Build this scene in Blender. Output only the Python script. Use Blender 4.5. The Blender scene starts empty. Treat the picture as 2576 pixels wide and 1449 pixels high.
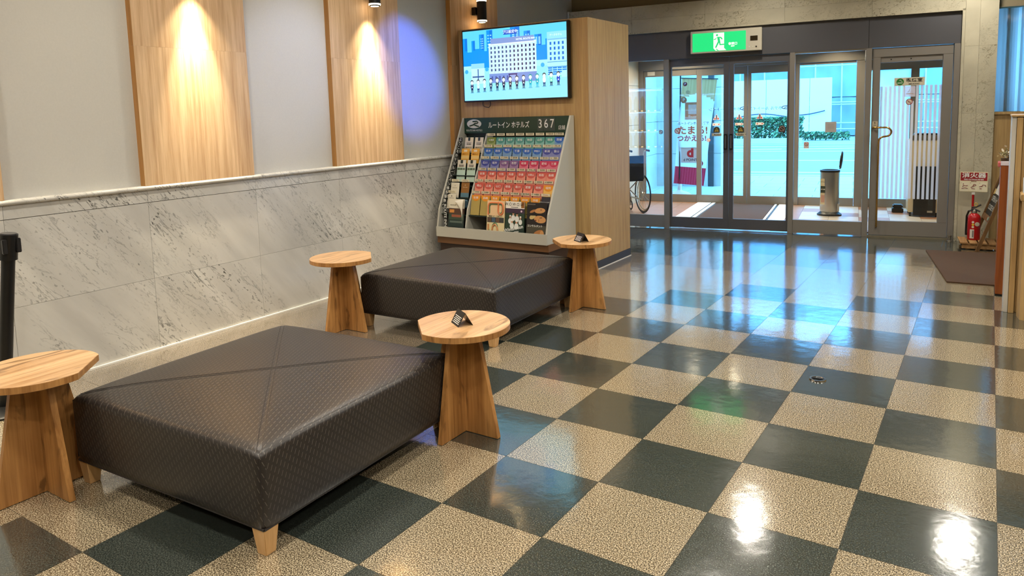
import bpy, bmesh, math, random
from mathutils import Vector, Matrix
random.seed(7)
S = bpy.context.scene
C = S.collection
PI = math.pi

# ------------------------------------------------------------------ camera, world, lights, exposure
cam_d = bpy.data.cameras.new('camera'); cam = bpy.data.objects.new('camera', cam_d); C.objects.link(cam)
cam_d.sensor_fit = 'HORIZONTAL'; cam_d.sensor_width = 36.0
cam_d.lens = 1834.126 / 2576 * 36.0
cam_d.shift_x = (1288 - 1288.355) / 2576; cam_d.shift_y = (494.86 - 724.5) / 2576
cam_d.clip_start = 0.05; cam_d.clip_end = 200
RT = ((0.83738892, 0.54589728, -0.02785604), (0.03945345, -0.11119192, -0.9930155), (-0.54518183, 0.83044116, -0.11464841))
mw = Matrix(((RT[0][0], -RT[1][0], -RT[2][0], 1.27355504), (RT[0][1], -RT[1][1], -RT[2][1], -2.51932198),
             (RT[0][2], -RT[1][2], -RT[2][2], 1.49786931), (0, 0, 0, 1)))
cam.matrix_world = mw
S.camera = cam

W = bpy.data.worlds.new('overcast_sky'); S.world = W; W.use_nodes = True
bg = W.node_tree.nodes['Background']; bg.inputs[0].default_value = (0.155, 0.56, 1.08, 1); bg.inputs[1].default_value = 8.4

S.cycles.use_adaptive_sampling = True; S.cycles.adaptive_threshold = 0.15; S.cycles.adaptive_min_samples = 16
S.cycles.max_bounces = 5; S.cycles.diffuse_bounces = 2; S.cycles.glossy_bounces = 2; S.cycles.transmission_bounces = 4; S.cycles.transparent_max_bounces = 12
S.cycles.caustics_reflective = False; S.cycles.caustics_refractive = False; S.cycles.sample_clamp_indirect = 6.0
S.view_settings.view_transform = 'Standard'; S.view_settings.look = 'None'
S.view_settings.exposure = 0.0; S.view_settings.gamma = 1.0; S.view_settings.use_curve_mapping = False

WARM = (1.0, 0.93, 0.81)
def area_lamp(name, loc, size, watt, col=WARM, spread=150, aim=None):
    d = bpy.data.lights.new(name, 'AREA'); d.shape = 'DISK'; d.size = size; d.energy = watt; d.color = col
    d.spread = math.radians(spread)
    o = bpy.data.objects.new(name, d); C.objects.link(o); o.location = loc
    if aim is not None:
        o.rotation_euler = (Vector(aim) - Vector(loc)).to_track_quat('-Z', 'Y').to_euler()
    return o
def spot_lamp(name, loc, aim, watt, col=WARM, angle=60, blend=0.5, rad=0.03):
    d = bpy.data.lights.new(name, 'SPOT'); d.energy = watt; d.color = col; d.spot_size = math.radians(angle)
    d.spot_blend = blend; d.shadow_soft_size = rad
    o = bpy.data.objects.new(name, d); C.objects.link(o); o.location = loc
    o.rotation_euler = (Vector(aim) - Vector(loc)).to_track_quat('-Z', 'Y').to_euler()
    return o
CEIL = 3.1
LOBBY_LAMPS = [(x, y) for y in (-3.8, -2.0, -0.2, 1.6, 3.4) for x in (-2.3, -0.6, 1.1, 2.8) if (x, y) != (-2.3, 3.4)] + [(-0.8, 5.3), (1.15, 5.9)]
for (x, y) in LOBBY_LAMPS:
    area_lamp('downlight_lamp', (x, y, CEIL - 0.012), 0.20, 19)

# ------------------------------------------------------------------ materials
def lin(c):
    return tuple(((v / 255) / 12.92 if v / 255 <= 0.04045 else ((v / 255 + 0.055) / 1.055) ** 2.4) for v in c) + (1.0,)
def node(nt, t, **kw):
    n = nt.nodes.new(t)
    for k, v in kw.items():
        setattr(n, k, v)
    return n
def base_mat(name):
    m = bpy.data.materials.new(name); m.use_nodes = True
    nt = m.node_tree; b = nt.nodes['Principled BSDF']
    return m, nt, b
def plain(name, rgb, rough=0.5, metal=0.0, spec=0.5, grain=0.0, gscale=60.0, emit=None, estr=0.0):
    m, nt, b = base_mat(name)
    b.inputs['Base Color'].default_value = lin(rgb); b.inputs['Roughness'].default_value = rough
    b.inputs['Metallic'].default_value = metal; b.inputs['Specular IOR Level'].default_value = spec
    if grain > 0:
        tc = node(nt, 'ShaderNodeTexCoord'); nz = node(nt, 'ShaderNodeTexNoise'); nz.inputs['Scale'].default_value = gscale
        nz.inputs['Detail'].default_value = 4
        mx = node(nt, 'ShaderNodeMix', data_type='RGBA'); a = lin(rgb)
        mx.inputs[6].default_value = tuple(v * (1 - grain) for v in a[:3]) + (1,)
        mx.inputs[7].default_value = tuple(min(1, v * (1 + grain)) for v in a[:3]) + (1,)
        nt.links.new(tc.outputs['Object'], nz.inputs['Vector']); nt.links.new(nz.outputs['Fac'], mx.inputs[0])
        nt.links.new(mx.outputs[2], b.inputs['Base Color'])
    if emit is not None:
        b.inputs['Emission Color'].default_value = lin(emit); b.inputs['Emission Strength'].default_value = estr
    return m
def wood(name, dark, light, axis=2, scale=1.0, rough=0.45, knots=0.0, bump=0.05):
    m, nt, b = base_mat(name)
    tc = node(nt, 'ShaderNodeTexCoord'); mp = node(nt, 'ShaderNodeMapping')
    oi = node(nt, 'ShaderNodeObjectInfo'); vm = node(nt, 'ShaderNodeVectorMath', operation='MULTIPLY_ADD')
    vm.inputs[1].default_value = (7.3, 3.1, 5.7)
    nt.links.new(oi.outputs['Random'], vm.inputs[0]); nt.links.new(tc.outputs['Object'], vm.inputs[2])
    sc = [26 * scale] * 3; sc[axis] = 0.9 * scale
    mp.inputs['Scale'].default_value = sc
    nt.links.new(vm.outputs[0], mp.inputs['Vector'])
    n1 = node(nt, 'ShaderNodeTexNoise'); n1.inputs['Scale'].default_value = 1.0; n1.inputs['Detail'].default_value = 6
    n1.inputs['Roughness'].default_value = 0.62; n1.inputs['Distortion'].default_value = 0.35
    nt.links.new(mp.outputs[0], n1.inputs['Vector'])
    n2 = node(nt, 'ShaderNodeTexNoise'); n2.inputs['Scale'].default_value = 5.0; n2.inputs['Detail'].default_value = 3
    nt.links.new(mp.outputs[0], n2.inputs['Vector'])
    md = node(nt, 'ShaderNodeMath', operation='MULTIPLY_ADD'); md.inputs[1].default_value = 0.35
    nt.links.new(n2.outputs['Fac'], md.inputs[0]); nt.links.new(n1.outputs['Fac'], md.inputs[2])
    cr = node(nt, 'ShaderNodeValToRGB'); e = cr.color_ramp.elements
    e[0].position = 0.47; e[0].color = lin(dark); e[1].position = 0.86; e[1].color = lin(light)
    nt.links.new(md.outputs[0], cr.inputs[0])
    out = cr.outputs[0]
    if knots > 0:
        mp2 = node(nt, 'ShaderNodeMapping'); s2 = [9 * scale] * 3; s2[axis] = 2.6 * scale; mp2.inputs['Scale'].default_value = s2
        nt.links.new(vm.outputs[0], mp2.inputs['Vector'])
        vz = node(nt, 'ShaderNodeTexNoise'); vz.inputs['Scale'].default_value = 1.6; vz.inputs['Detail'].default_value = 5; vz.inputs['Distortion'].default_value = 1.5
        nt.links.new(mp2.outputs[0], vz.inputs['Vector'])
        c2 = node(nt, 'ShaderNodeValToRGB'); c2.color_ramp.elements[0].position = 0.59; c2.color_ramp.elements[1].position = 0.70
        nt.links.new(vz.outputs['Fac'], c2.inputs[0])
        mk = node(nt, 'ShaderNodeMath', operation='MULTIPLY'); mk.inputs[1].default_value = knots
        nt.links.new(c2.outputs[0], mk.inputs[0])
        mx = node(nt, 'ShaderNodeMix', data_type='RGBA'); nt.links.new(mk.outputs[0], mx.inputs[0]); nt.links.new(out, mx.inputs[6])
        mx.inputs[7].default_value = tuple(v * 0.38 for v in lin(dark)[:3]) + (1,)
        out = mx.outputs[2]
    nt.links.new(out, b.inputs['Base Color']); b.inputs['Roughness'].default_value = rough
    bp = node(nt, 'ShaderNodeBump'); bp.inputs['Strength'].default_value = bump; bp.inputs['Distance'].default_value = 0.01
    nt.links.new(md.outputs[0], bp.inputs['Height']); nt.links.new(bp.outputs[0], b.inputs['Normal'])
    return m
def marble(name, base, vein, rough=0.22, ang=-0.69, dots=1.0, dirt=0.0):
    m, nt, b = base_mat(name)
    tc = node(nt, 'ShaderNodeTexCoord'); oi = node(nt, 'ShaderNodeObjectInfo')
    geo = node(nt, 'ShaderNodeNewGeometry')
    vr = node(nt, 'ShaderNodeVectorRotate', rotation_type='X_AXIS'); vr.inputs['Angle'].default_value = ang
    vm0 = node(nt, 'ShaderNodeVectorMath', operation='MULTIPLY_ADD'); vm0.inputs[1].default_value = (1.3, 2.1, 0.7)
    nt.links.new(oi.outputs['Random'], vm0.inputs[0]); nt.links.new(geo.outputs['Position'], vm0.inputs[2]); nt.links.new(vm0.outputs[0], vr.inputs['Vector'])
    vm = vr
    mp = node(nt, 'ShaderNodeMapping'); mp.inputs['Scale'].default_value = (5, 9.5, 1.8)
    nt.links.new(vm.outputs[0], mp.inputs['Vector'])
    n1 = node(nt, 'ShaderNodeTexNoise'); n1.inputs['Scale'].default_value = 1.7; n1.inputs['Detail'].default_value = 9; n1.inputs['Roughness'].default_value = 0.6; n1.inputs['Distortion'].default_value = 0.6
    nt.links.new(mp.outputs[0], n1.inputs['Vector'])
    # thin vein = band around .5
    sb = node(nt, 'ShaderNodeMath', operation='SUBTRACT'); sb.inputs[1].default_value = 0.52; nt.links.new(n1.outputs['Fac'], sb.inputs[0])
    ab = node(nt, 'ShaderNodeMath', operation='ABSOLUTE'); nt.links.new(sb.outputs[0], ab.inputs[0])
    cr = node(nt, 'ShaderNodeValToRGB'); cr.color_ramp.elements[0].position = 0.0; cr.color_ramp.elements[0].color = (1, 1, 1, 1)
    cr.color_ramp.elements[1].position = 0.016; cr.color_ramp.elements[1].color = (0, 0, 0, 1); nt.links.new(ab.outputs[0], cr.inputs[0])
    # where veins gather
    mp2 = node(nt, 'ShaderNodeMapping'); mp2.inputs['Scale'].default_value = (2, 3.6, 0.8)
    nt.links.new(vm.outputs[0], mp2.inputs['Vector'])
    n2 = node(nt, 'ShaderNodeTexNoise'); n2.inputs['Scale'].default_value = 1.0; n2.inputs['Detail'].default_value = 3; nt.links.new(mp2.outputs[0], n2.inputs['Vector'])
    c2 = node(nt, 'ShaderNodeValToRGB'); c2.color_ramp.elements[0].position = 0.41; c2.color_ramp.elements[1].position = 0.64; nt.links.new(n2.outputs['Fac'], c2.inputs[0])
    mu = node(nt, 'ShaderNodeMath', operation='MULTIPLY'); nt.links.new(cr.outputs[0], mu.inputs[0]); nt.links.new(c2.outputs[0], mu.inputs[1])
    # speckles
    mp3 = node(nt, 'ShaderNodeMapping'); mp3.inputs['Scale'].default_value = (55, 70, 30)
    nt.links.new(vm.outputs[0], mp3.inputs['Vector'])
    n3 = node(nt, 'ShaderNodeTexNoise'); n3.inputs['Scale'].default_value = 1.0; n3.inputs['Detail'].default_value = 2; nt.links.new(mp3.outputs[0], n3.inputs['Vector'])
    c3 = node(nt, 'ShaderNodeValToRGB'); c3.color_ramp.elements[0].position = 0.62; c3.color_ramp.elements[1].position = 0.68; nt.links.new(n3.outputs['Fac'], c3.inputs[0])
    m3 = node(nt, 'ShaderNodeMath', operation='MULTIPLY'); nt.links.new(c3.outputs[0], m3.inputs[0]); nt.links.new(c2.outputs[0], m3.inputs[1])
    m4 = node(nt, 'ShaderNodeMath', operation='MULTIPLY'); nt.links.new(m3.outputs[0], m4.inputs[0]); m4.inputs[1].default_value = dots
    ad = node(nt, 'ShaderNodeMath', operation='MAXIMUM'); nt.links.new(mu.outputs[0], ad.inputs[0]); nt.links.new(m4.outputs[0], ad.inputs[1])
    # clouding
    n5 = node(nt, 'ShaderNodeTexNoise'); n5.inputs['Scale'].default_value = 0.7; n5.inputs['Detail'].default_value = 6; nt.links.new(mp.outputs[0], n5.inputs['Vector'])
    cl = node(nt, 'ShaderNodeMix', data_type='RGBA'); a = lin(base)
    cl.inputs[6].default_value = tuple(v * 0.60 for v in a[:3]) + (1,); cl.inputs[7].default_value = tuple(min(1, v * 1.18) for v in a[:3]) + (1,)
    nt.links.new(n5.outputs['Fac'], cl.inputs[0])
    mx = node(nt, 'ShaderNodeMix', data_type='RGBA'); nt.links.new(cl.outputs[2], mx.inputs[6]); mx.inputs[7].default_value = lin(vein)
    ms = node(nt, 'ShaderNodeMath', operation='MULTIPLY'); ms.inputs[1].default_value = 0.92; nt.links.new(ad.outputs[0], ms.inputs[0])
    nt.links.new(ms.outputs[0], mx.inputs[0])
    nt.links.new(mx.outputs[2], b.inputs['Base Color']); b.inputs['Roughness'].default_value = rough
    return m
def tile_mat(name, c1, c2, c3, rough=0.11):
    m, nt, b = base_mat(name)
    geo = node(nt, 'ShaderNodeNewGeometry')
    n1 = node(nt, 'ShaderNodeTexNoise'); n1.inputs['Scale'].default_value = 210; n1.inputs['Detail'].default_value = 2.5; n1.inputs['Roughness'].default_value = 0.6
    nt.links.new(geo.outputs['Position'], n1.inputs['Vector'])
    cr = node(nt, 'ShaderNodeValToRGB'); e = cr.color_ramp.elements
    e[0].position = 0.40; e[0].color = lin(c1); e[1].position = 0.60; e[1].color = lin(c3)
    k = e.new(0.5); k.color = lin(c2)
    nt.links.new(n1.outputs['Fac'], cr.inputs[0]); nt.links.new(cr.outputs[0], b.inputs['Base Color'])
    b.inputs['Roughness'].default_value = rough; b.inputs['Specular IOR Level'].default_value = 0.8; b.inputs['IOR'].default_value = 1.7
    b.inputs['Coat Weight'].default_value = 0.8; b.inputs['Coat Roughness'].default_value = 0.13; b.inputs['Coat IOR'].default_value = 1.55
    # waxed sheet floor: gentle unevenness plus fine orange peel
    n2 = node(nt, 'ShaderNodeTexNoise'); n2.inputs['Scale'].default_value = 9; n2.inputs['Detail'].default_value = 2; nt.links.new(geo.outputs['Position'], n2.inputs['Vector'])
    n3 = node(nt, 'ShaderNodeTexNoise'); n3.inputs['Scale'].default_value = 70; n3.inputs['Detail'].default_value = 2; nt.links.new(geo.outputs['Position'], n3.inputs['Vector'])
    b1 = node(nt, 'ShaderNodeBump'); b1.inputs['Strength'].default_value = 0.045; b1.inputs['Distance'].default_value = 0.02; nt.links.new(n2.outputs['Fac'], b1.inputs['Height'])
    b2 = node(nt, 'ShaderNodeBump'); b2.inputs['Strength'].default_value = 0.025; b2.inputs['Distance'].default_value = 0.004; nt.links.new(n3.outputs['Fac'], b2.inputs['Height'])
    nt.links.new(b1.outputs[0], b2.inputs['Normal']); nt.links.new(b2.outputs[0], b.inputs['Normal']); nt.links.new(b2.outputs[0], b.inputs['Coat Normal'])
    return m
def leather(name, base, line):
    m, nt, b = base_mat(name)
    uv = node(nt, 'ShaderNodeUVMap'); sp = node(nt, 'ShaderNodeSeparateXYZ'); nt.links.new(uv.outputs[0], sp.inputs[0])
    def M(op, a, bb=None):
        n = node(nt, 'ShaderNodeMath', operation=op)
        for i, v in enumerate((a, bb)):
            if v is None: continue
            if isinstance(v, (int, float)): n.inputs[i].default_value = v
            else: nt.links.new(v, n.inputs[i])
        return n.outputs[0]
    px, py = 0.0205, 0.026
    u0 = M('DIVIDE', sp.outputs[0], px); v0 = M('DIVIDE', sp.outputs[1], py)
    sh = M('MULTIPLY', v0, 0.55); u1 = M('ADD', u0, sh)
    row = M('FLOOR', u1); half = M('MULTIPLY', M('MODULO', row, 2.0), 0.5); v1 = M('ADD', v0, half)
    fu = M('ABSOLUTE', M('SUBTRACT', M('FRACT', u1), 0.5)); fv = M('ABSOLUTE', M('SUBTRACT', M('FRACT', v1), 0.5))
    d = M('MULTIPLY', M('LESS_THAN', fu, 0.06), M('LESS_THAN', fv, 0.33))
    # soft quilted relief between the slits
    q = M('ADD', M('MULTIPLY', fu, 1.0), M('MULTIPLY', fv, 0.5))
    nz = node(nt, 'ShaderNodeTexNoise'); nz.inputs['Scale'].default_value = 700; nt.links.new(uv.outputs[0], nz.inputs['Vector'])
    h = M('SUBTRACT', M('ADD', M('MULTIPLY', q, 0.25), M('MULTIPLY', nz.outputs['Fac'], 0.12)), M('MULTIPLY', d, 0.3))
    bp = node(nt, 'ShaderNodeBump'); bp.inputs['Strength'].default_value = 0.35; bp.inputs['Distance'].default_value = 0.0022
    nt.links.new(h, bp.inputs['Height']); nt.links.new(bp.outputs[0], b.inputs['Normal'])
    mx = node(nt, 'ShaderNodeMix', data_type='RGBA'); mx.inputs[6].default_value = lin(base); mx.inputs[7].default_value = lin(line)  # dashes lighter than the hide: the light they catch is put into the colour
    nt.links.new(d, mx.inputs[0]); nt.links.new(mx.outputs[2], b.inputs['Base Color']); b.inputs['Roughness'].default_value = 0.36
    return m
def glass(name, tint=(0.93, 0.97, 0.98), refl=1.0):
    m = bpy.data.materials.new(name); m.use_nodes = True; nt = m.node_tree; nt.nodes.clear()
    o = node(nt, 'ShaderNodeOutputMaterial'); mix = node(nt, 'ShaderNodeMixShader'); t = node(nt, 'ShaderNodeBsdfTransparent')
    g = node(nt, 'ShaderNodeBsdfGlossy'); g.inputs['Roughness'].default_value = 0.0
    f = node(nt, 'ShaderNodeFresnel'); f.inputs['IOR'].default_value = 1.5
    t.inputs[0].default_value = tint + (1,); mu = node(nt, 'ShaderNodeMath', operation='MULTIPLY'); mu.inputs[1].default_value = refl
    nt.links.new(f.outputs[0], mu.inputs[0]); nt.links.new(mu.outputs[0], mix.inputs[0]); nt.links.new(t.outputs[0], mix.inputs[1]); nt.links.new(g.outputs[0], mix.inputs[2])
    nt.links.new(mix.outputs[0], o.inputs[0])
    return m
def film(name, col, see):
    m = bpy.data.materials.new(name); m.use_nodes = True; nt = m.node_tree; nt.nodes.clear()
    o = node(nt, 'ShaderNodeOutputMaterial'); mix = node(nt, 'ShaderNodeMixShader'); t = node(nt, 'ShaderNodeBsdfTransparent')
    d = node(nt, 'ShaderNodeBsdfDiffuse'); d.inputs[0].default_value = lin(col); tr = node(nt, 'ShaderNodeBsdfTranslucent'); tr.inputs[0].default_value = lin(col)
    m2 = node(nt, 'ShaderNodeMixShader'); m2.inputs[0].default_value = 0.85; nt.links.new(d.outputs[0], m2.inputs[1]); nt.links.new(tr.outputs[0], m2.inputs[2])
    mix.inputs[0].default_value = see; nt.links.new(m2.outputs[0], mix.inputs[1]); nt.links.new(t.outputs[0], mix.inputs[2]); nt.links.new(mix.outputs[0], o.inputs[0])
    return m
def vcol(name, strength=None, rough=0.4):
    """flat print: colours per face; a screen gives off its own light"""
    m, nt, b = base_mat(name)
    a = node(nt, 'ShaderNodeVertexColor', layer_name='print')
    if strength is None:
        nt.links.new(a.outputs[0], b.inputs['Base Color']); b.inputs['Roughness'].default_value = rough
    else:
        b.inputs['Base Color'].default_value = (0.01, 0.01, 0.01, 1); b.inputs['Roughness'].default_value = 0.25
        nt.links.new(a.outputs[0], b.inputs['Emission Color']); b.inputs['Emission Strength'].default_value = strength
    return m
def cloth_print(name):
    m = bpy.data.materials.new(name); m.use_nodes = True; nt = m.node_tree; nt.nodes.clear()
    o = node(nt, 'ShaderNodeOutputMaterial'); mix = node(nt, 'ShaderNodeMixShader'); mix.inputs[0].default_value = 0.55
    a = node(nt, 'ShaderNodeVertexColor', layer_name='print'); d = node(nt, 'ShaderNodeBsdfDiffuse'); t = node(nt, 'ShaderNodeBsdfTranslucent')
    for x in (d, t): nt.links.new(a.outputs[0], x.inputs[0])
    nt.links.new(d.outputs[0], mix.inputs[1]); nt.links.new(t.outputs[0], mix.inputs[2]); nt.links.new(mix.outputs[0], o.inputs[0])
    return m
_pc = {}
def P(rgb, rough=0.5, **kw):
    k = (rgb, rough, tuple(sorted(kw.items())))
    if k not in _pc:
        _pc[k] = plain('paint_%d_%d_%d' % rgb, rgb, rough, **kw)
    return _pc[k]

M_TL = tile_mat('granite_print_beige', (66, 57, 44), (134, 119, 94), (212, 197, 166))
M_TM = tile_mat('granite_print_tan', (64, 56, 45), (110, 98, 82), (170, 156, 134))
M_TD = tile_mat('granite_print_slate', (34, 39, 36), (50, 56, 51), (86, 92, 84))
M_GROUT = plain('floor_seam', (70, 64, 54), 0.6)
M_PLASTER = plain('woven_wallpaper', (200, 197, 188), 0.75, grain=0.05, gscale=90)
M_BEIGE = plain('beige_wallpaper', (150, 136, 108), 0.8, grain=0.04, gscale=60)
M_CEIL = plain('ceiling_paint', (222, 214, 198), 0.9)
M_MARB = marble('white_marble', (213, 210, 202), (78, 78, 74))
M_MARB2 = marble('cream_marble', (205, 197, 172), (110, 98, 70), rough=0.3, ang=0.5)
M_PANEL = wood('oak_panel', (184, 146, 106), (220, 188, 148), 2, 1.5, 0.5)
M_PEDGE = wood('oak_panel_edge', (176, 124, 60), (206, 150, 84), 2, 1.0, 0.5)
M_CAB = wood('oak_cabinet', (166, 132, 84), (199, 166, 112), 2, 1.7, 0.45)
M_TABLE = wood('rustic_oak', (150, 100, 50), (206, 151, 88), 2, 0.8, 0.42, knots=0.75, bump=0.08)
M_TTOP = wood('rustic_oak_top', (176, 132, 86), (228, 188, 140), 1, 0.7, 0.32, knots=0.75, bump=0.04)
M_MAPLE = wood('maple', (206, 158, 100), (228, 184, 128), 2, 1.2, 0.4)
M_PALLET = wood('pale_pine', (140, 98, 56), (186, 142, 90), 1, 1.0, 0.6)
M_DARKOAK = wood('brown_oak', (96, 66, 36), (134, 98, 56), 2, 1.0, 0.5)
M_LEATH = leather('embossed_leatherette', (46, 41, 38), (98, 91, 83))
M_SEAM = plain('leatherette_stitch', (40, 34, 32), 0.5)
M_BLACK = plain('black_plastic', (18, 18, 18), 0.35)
M_BLACKM = plain('black_metal', (24, 23, 22), 0.4, metal=0.3)
M_STEEL = plain('grey_metal_frame', (138, 132, 124), 0.42, metal=0.25)
M_STEELD = plain('dark_metal_frame', (92, 92, 96), 0.4, metal=0.25)
M_CHROME = plain('chrome', (200, 200, 200), 0.12, metal=1.0)
M_STAIN = plain('brushed_stainless', (176, 170, 158), 0.28, metal=0.9)
M_BRASS = plain('polished_brass', (206, 166, 96), 0.16, metal=1.0)
M_GLASS = glass('window_glass')
M_GLASS2 = glass('outer_glass', (0.96, 0.98, 0.98), 0.5)
M_WHITE = plain('white_paint', (235, 232, 224), 0.5)
M_GREY = plain('pale_grey_laminate', (186, 184, 172), 0.5)
M_TEXTW = plain('white_print', (238, 238, 232), 0.5)
M_TEXTK = plain('black_print', (22, 22, 22), 0.5)
M_STONE = plain('beige_stone', (206, 188, 156), 0.55, grain=0.12, gscale=7)
M_STONEO = plain('grey_stone', (214, 212, 204), 0.6, grain=0.12, gscale=5)
M_MATB = plain('brown_carpet', (78, 54, 32), 0.95, grain=0.25, gscale=300)
M_FROST = film('frosted_stripe', (232, 232, 236), 0.35)
M_PRINT = vcol('flat_print')
M_LED = plain('lamp_lens', (255, 240, 215), 0.4, emit=(255, 226, 180), estr=14)

# ------------------------------------------------------------------ geometry helpers
class G:
    def __init__(self):
        self.v = []; self.f = []; self.m = []; self.c = []
    def add(self, vs, fs, m=0, col=None):
        o = len(self.v); self.v += [tuple(p) for p in vs]
        for f in fs:
            self.f.append(tuple(i + o for i in f)); self.m.append(m); self.c.append(col)
        return self
    def box(self, x0, x1, y0, y1, z0, z1, m=0, col=None):
        vs = [(x, y, z) for z in (z0, z1) for y in (y0, y1) for x in (x0, x1)]
        return self.add(vs, [(0, 2, 3, 1), (4, 5, 7, 6), (0, 1, 5, 4), (1, 3, 7, 5), (3, 2, 6, 7), (2, 0, 4, 6)], m, col)
    def prism(self, poly, a, b, axis='z', m=0, col=None):
        """poly: CCW outline; extruded from a to b along axis. axis x: (y,z), y: (x,z), z: (x,y)"""
        n = len(poly)
        def pt(p, t):
            return {'x': (t, p[0], p[1]), 'y': (p[0], t, p[1]), 'z': (p[0], p[1], t)}[axis]
        vs = [pt(p, a) for p in poly] + [pt(p, b) for p in poly]
        fs = [tuple(range(n - 1, -1, -1)), tuple(range(n, 2 * n))] + [(i, (i + 1) % n, n + (i + 1) % n, n + i) for i in range(n)]
        return self.add(vs, fs, m, col)
    def cyl(self, p0, p1, r0, r1=None, n=16, m=0, col=None):
        r1 = r0 if r1 is None else r1
        p0 = Vector(p0); p1 = Vector(p1); d = (p1 - p0).normalized()
        a = d.orthogonal().normalized(); b = d.cross(a)
        vs = []
        for p, r in ((p0, r0), (p1, r1)):
            vs += [p + a * (r * math.cos(2 * PI * k / n)) + b * (r * math.sin(2 * PI * k / n)) for k in range(n)]
        fs = [tuple(range(n - 1, -1, -1)), tuple(range(n, 2 * n))] + [(i, (i + 1) % n, n + (i + 1) % n, n + i) for i in range(n)]
        return self.add(vs, fs, m, col)
    def lathe(self, prof, n=24, o=(0, 0, 0), m=0, sx=1.0, sy=1.0):
        vs = []; L = len(prof)
        for k in range(n):
            c, s = math.cos(2 * PI * k / n), math.sin(2 * PI * k / n)
            vs += [(o[0] + r * c * sx, o[1] + r * s * sy, o[2] + z) for r, z in prof]
        fs = []
        for k in range(n):
            k2 = (k + 1) % n
            for i in range(L - 1):
                fs.append((k * L + i, k2 * L + i, k2 * L + i + 1, k * L + i + 1))
        fs.append(tuple(k * L for k in range(n - 1, -1, -1))); fs.append(tuple(k * L + L - 1 for k in range(n)))
        return self.add(vs, fs, m)
    def tube(self, path, r, n=8, m=0, closed=False):
        pts = [Vector(p) for p in path]; N = len(pts); vs = []; prev = None
        for i, p in enumerate(pts):
            a = pts[i - 1] if (i > 0 or closed) else p; b = pts[(i + 1) % N] if (i < N - 1 or closed) else p
            d = (b - a).normalized()
            if prev is None: u = d.orthogonal().normalized()
            else:
                u = prev - d * prev.dot(d); u = u.normalized() if u.length > 1e-6 else d.orthogonal().normalized()
            prev = u; w = d.cross(u)
            vs += [p + u * (r * math.cos(2 * PI * k / n)) + w * (r * math.sin(2 * PI * k / n)) for k in range(n)]
        fs = []
        for i in range(N if closed else N - 1):
            j = (i + 1) % N
            for k in range(n):
                k2 = (k + 1) % n; fs.append((i * n + k, i * n + k2, j * n + k2, j * n + k))
        if not closed:
            fs.append(tuple(range(n - 1, -1, -1))); fs.append(tuple((N - 1) * n + k for k in range(n)))
        return self.add(vs, fs, m)
    def quad(self, a, b, c, d, m=0, col=None):
        return self.add([a, b, c, d], [(0, 1, 2, 3)], m, col)
    def mesh(self, name, mats, bevel=0.0, smooth=False):
        me = bpy.data.meshes.new(name); me.from_pydata(self.v, [], self.f)
        for mt in (mats if isinstance(mats, (list, tuple)) else [mats]): me.materials.append(mt)
        me.polygons.foreach_set('material_index', self.m)
        if any(c is not None for c in self.c):
            at = me.color_attributes.new('print', 'FLOAT_COLOR', 'CORNER'); k = 0
            for p, c in zip(me.polygons, self.c):
                l = lin(c if c else (128, 128, 128))
                for _ in p.vertices:
                    at.data[k].color = l; k += 1
        if bevel > 0:
            bm = bmesh.new(); bm.from_mesh(me)
            bmesh.ops.remove_doubles(bm, verts=bm.verts, dist=1e-5)
            es = [e for e in bm.edges if len(e.link_faces) == 2 and e.calc_face_angle(0) > 0.5]
            bmesh.ops.bevel(bm, geom=es, offset=bevel, segments=2, affect='EDGES', clamp_overlap=True)
            bm.to_mesh(me); bm.free()
        if smooth:
            me.polygons.foreach_set('use_smooth', [True] * len(me.polygons))
            me.set_sharp_from_angle(angle=math.radians(38))
        me.update()
        return me

def put(name, me, parent=None, loc=None, rot=None):
    o = bpy.data.objects.new(name, me); C.objects.link(o)
    if parent is not None: o.parent = parent
    if loc is not None: o.location = loc
    if rot is not None: o.rotation_euler = rot
    return o
def part(name, g, mats, parent=None, bevel=0.0, smooth=False, loc=None, rot=None, label=None):
    o = put(name, g.mesh(name, mats, bevel, smooth), parent, loc, rot)
    if label: o['label'] = label
    return o
def tag(o, label, cat, group=None):
    o['label'] = label; o['category'] = cat
    if group: o['group'] = group
    return o
def thing(name, label, cat, loc=(0, 0, 0), rotz=0.0, group=None):
    o = bpy.data.objects.new(name, None); o.empty_display_size = 0.1; C.objects.link(o)
    o.location = loc; o.rotation_euler = (0, 0, rotz)
    return tag(o, label, cat, group)
def struct(name, label, cat, loc=(0, 0, 0), rotz=0.0):
    o = thing(name, label, cat, loc, rotz); o['kind'] = 'structure'; return o
def smesh(name, g, mats, label, cat, loc=None, rot=None, **kw):
    o = part(name, g, mats, None, loc=loc, rot=rot, **kw); o['kind'] = 'structure'; return tag(o, label, cat)
_tc = {}
def text_mesh(body, size=1.0, mat=None, bold=0.0, align='CENTER', flip=False, sx=1.0):
    key = (body, size, mat.name, bold, align, flip, sx)
    if key in _tc: return _tc[key]
    cu = bpy.data.curves.new('lettering', 'FONT'); cu.body = body; cu.size = size; cu.align_x = align; cu.align_y = 'CENTER'
    cu.offset = bold * size; cu.resolution_u = 3; cu.fill_mode = 'FRONT'
    ob = bpy.data.objects.new('lettering', cu); C.objects.link(ob)
    bpy.context.view_layer.update()
    me = bpy.data.meshes.new_from_object(ob.evaluated_get(bpy.context.evaluated_depsgraph_get()))
    bpy.data.objects.remove(ob); bpy.data.curves.remove(cu)
    if flip or sx != 1.0:
        for v in me.vertices: v.co.x *= (-1 if flip else 1) * sx
    me.materials.clear(); me.materials.append(mat)
    _tc[key] = me
    return me
UP = (PI / 2, 0, 0)       # lettering on a face that looks towards -Y
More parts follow.
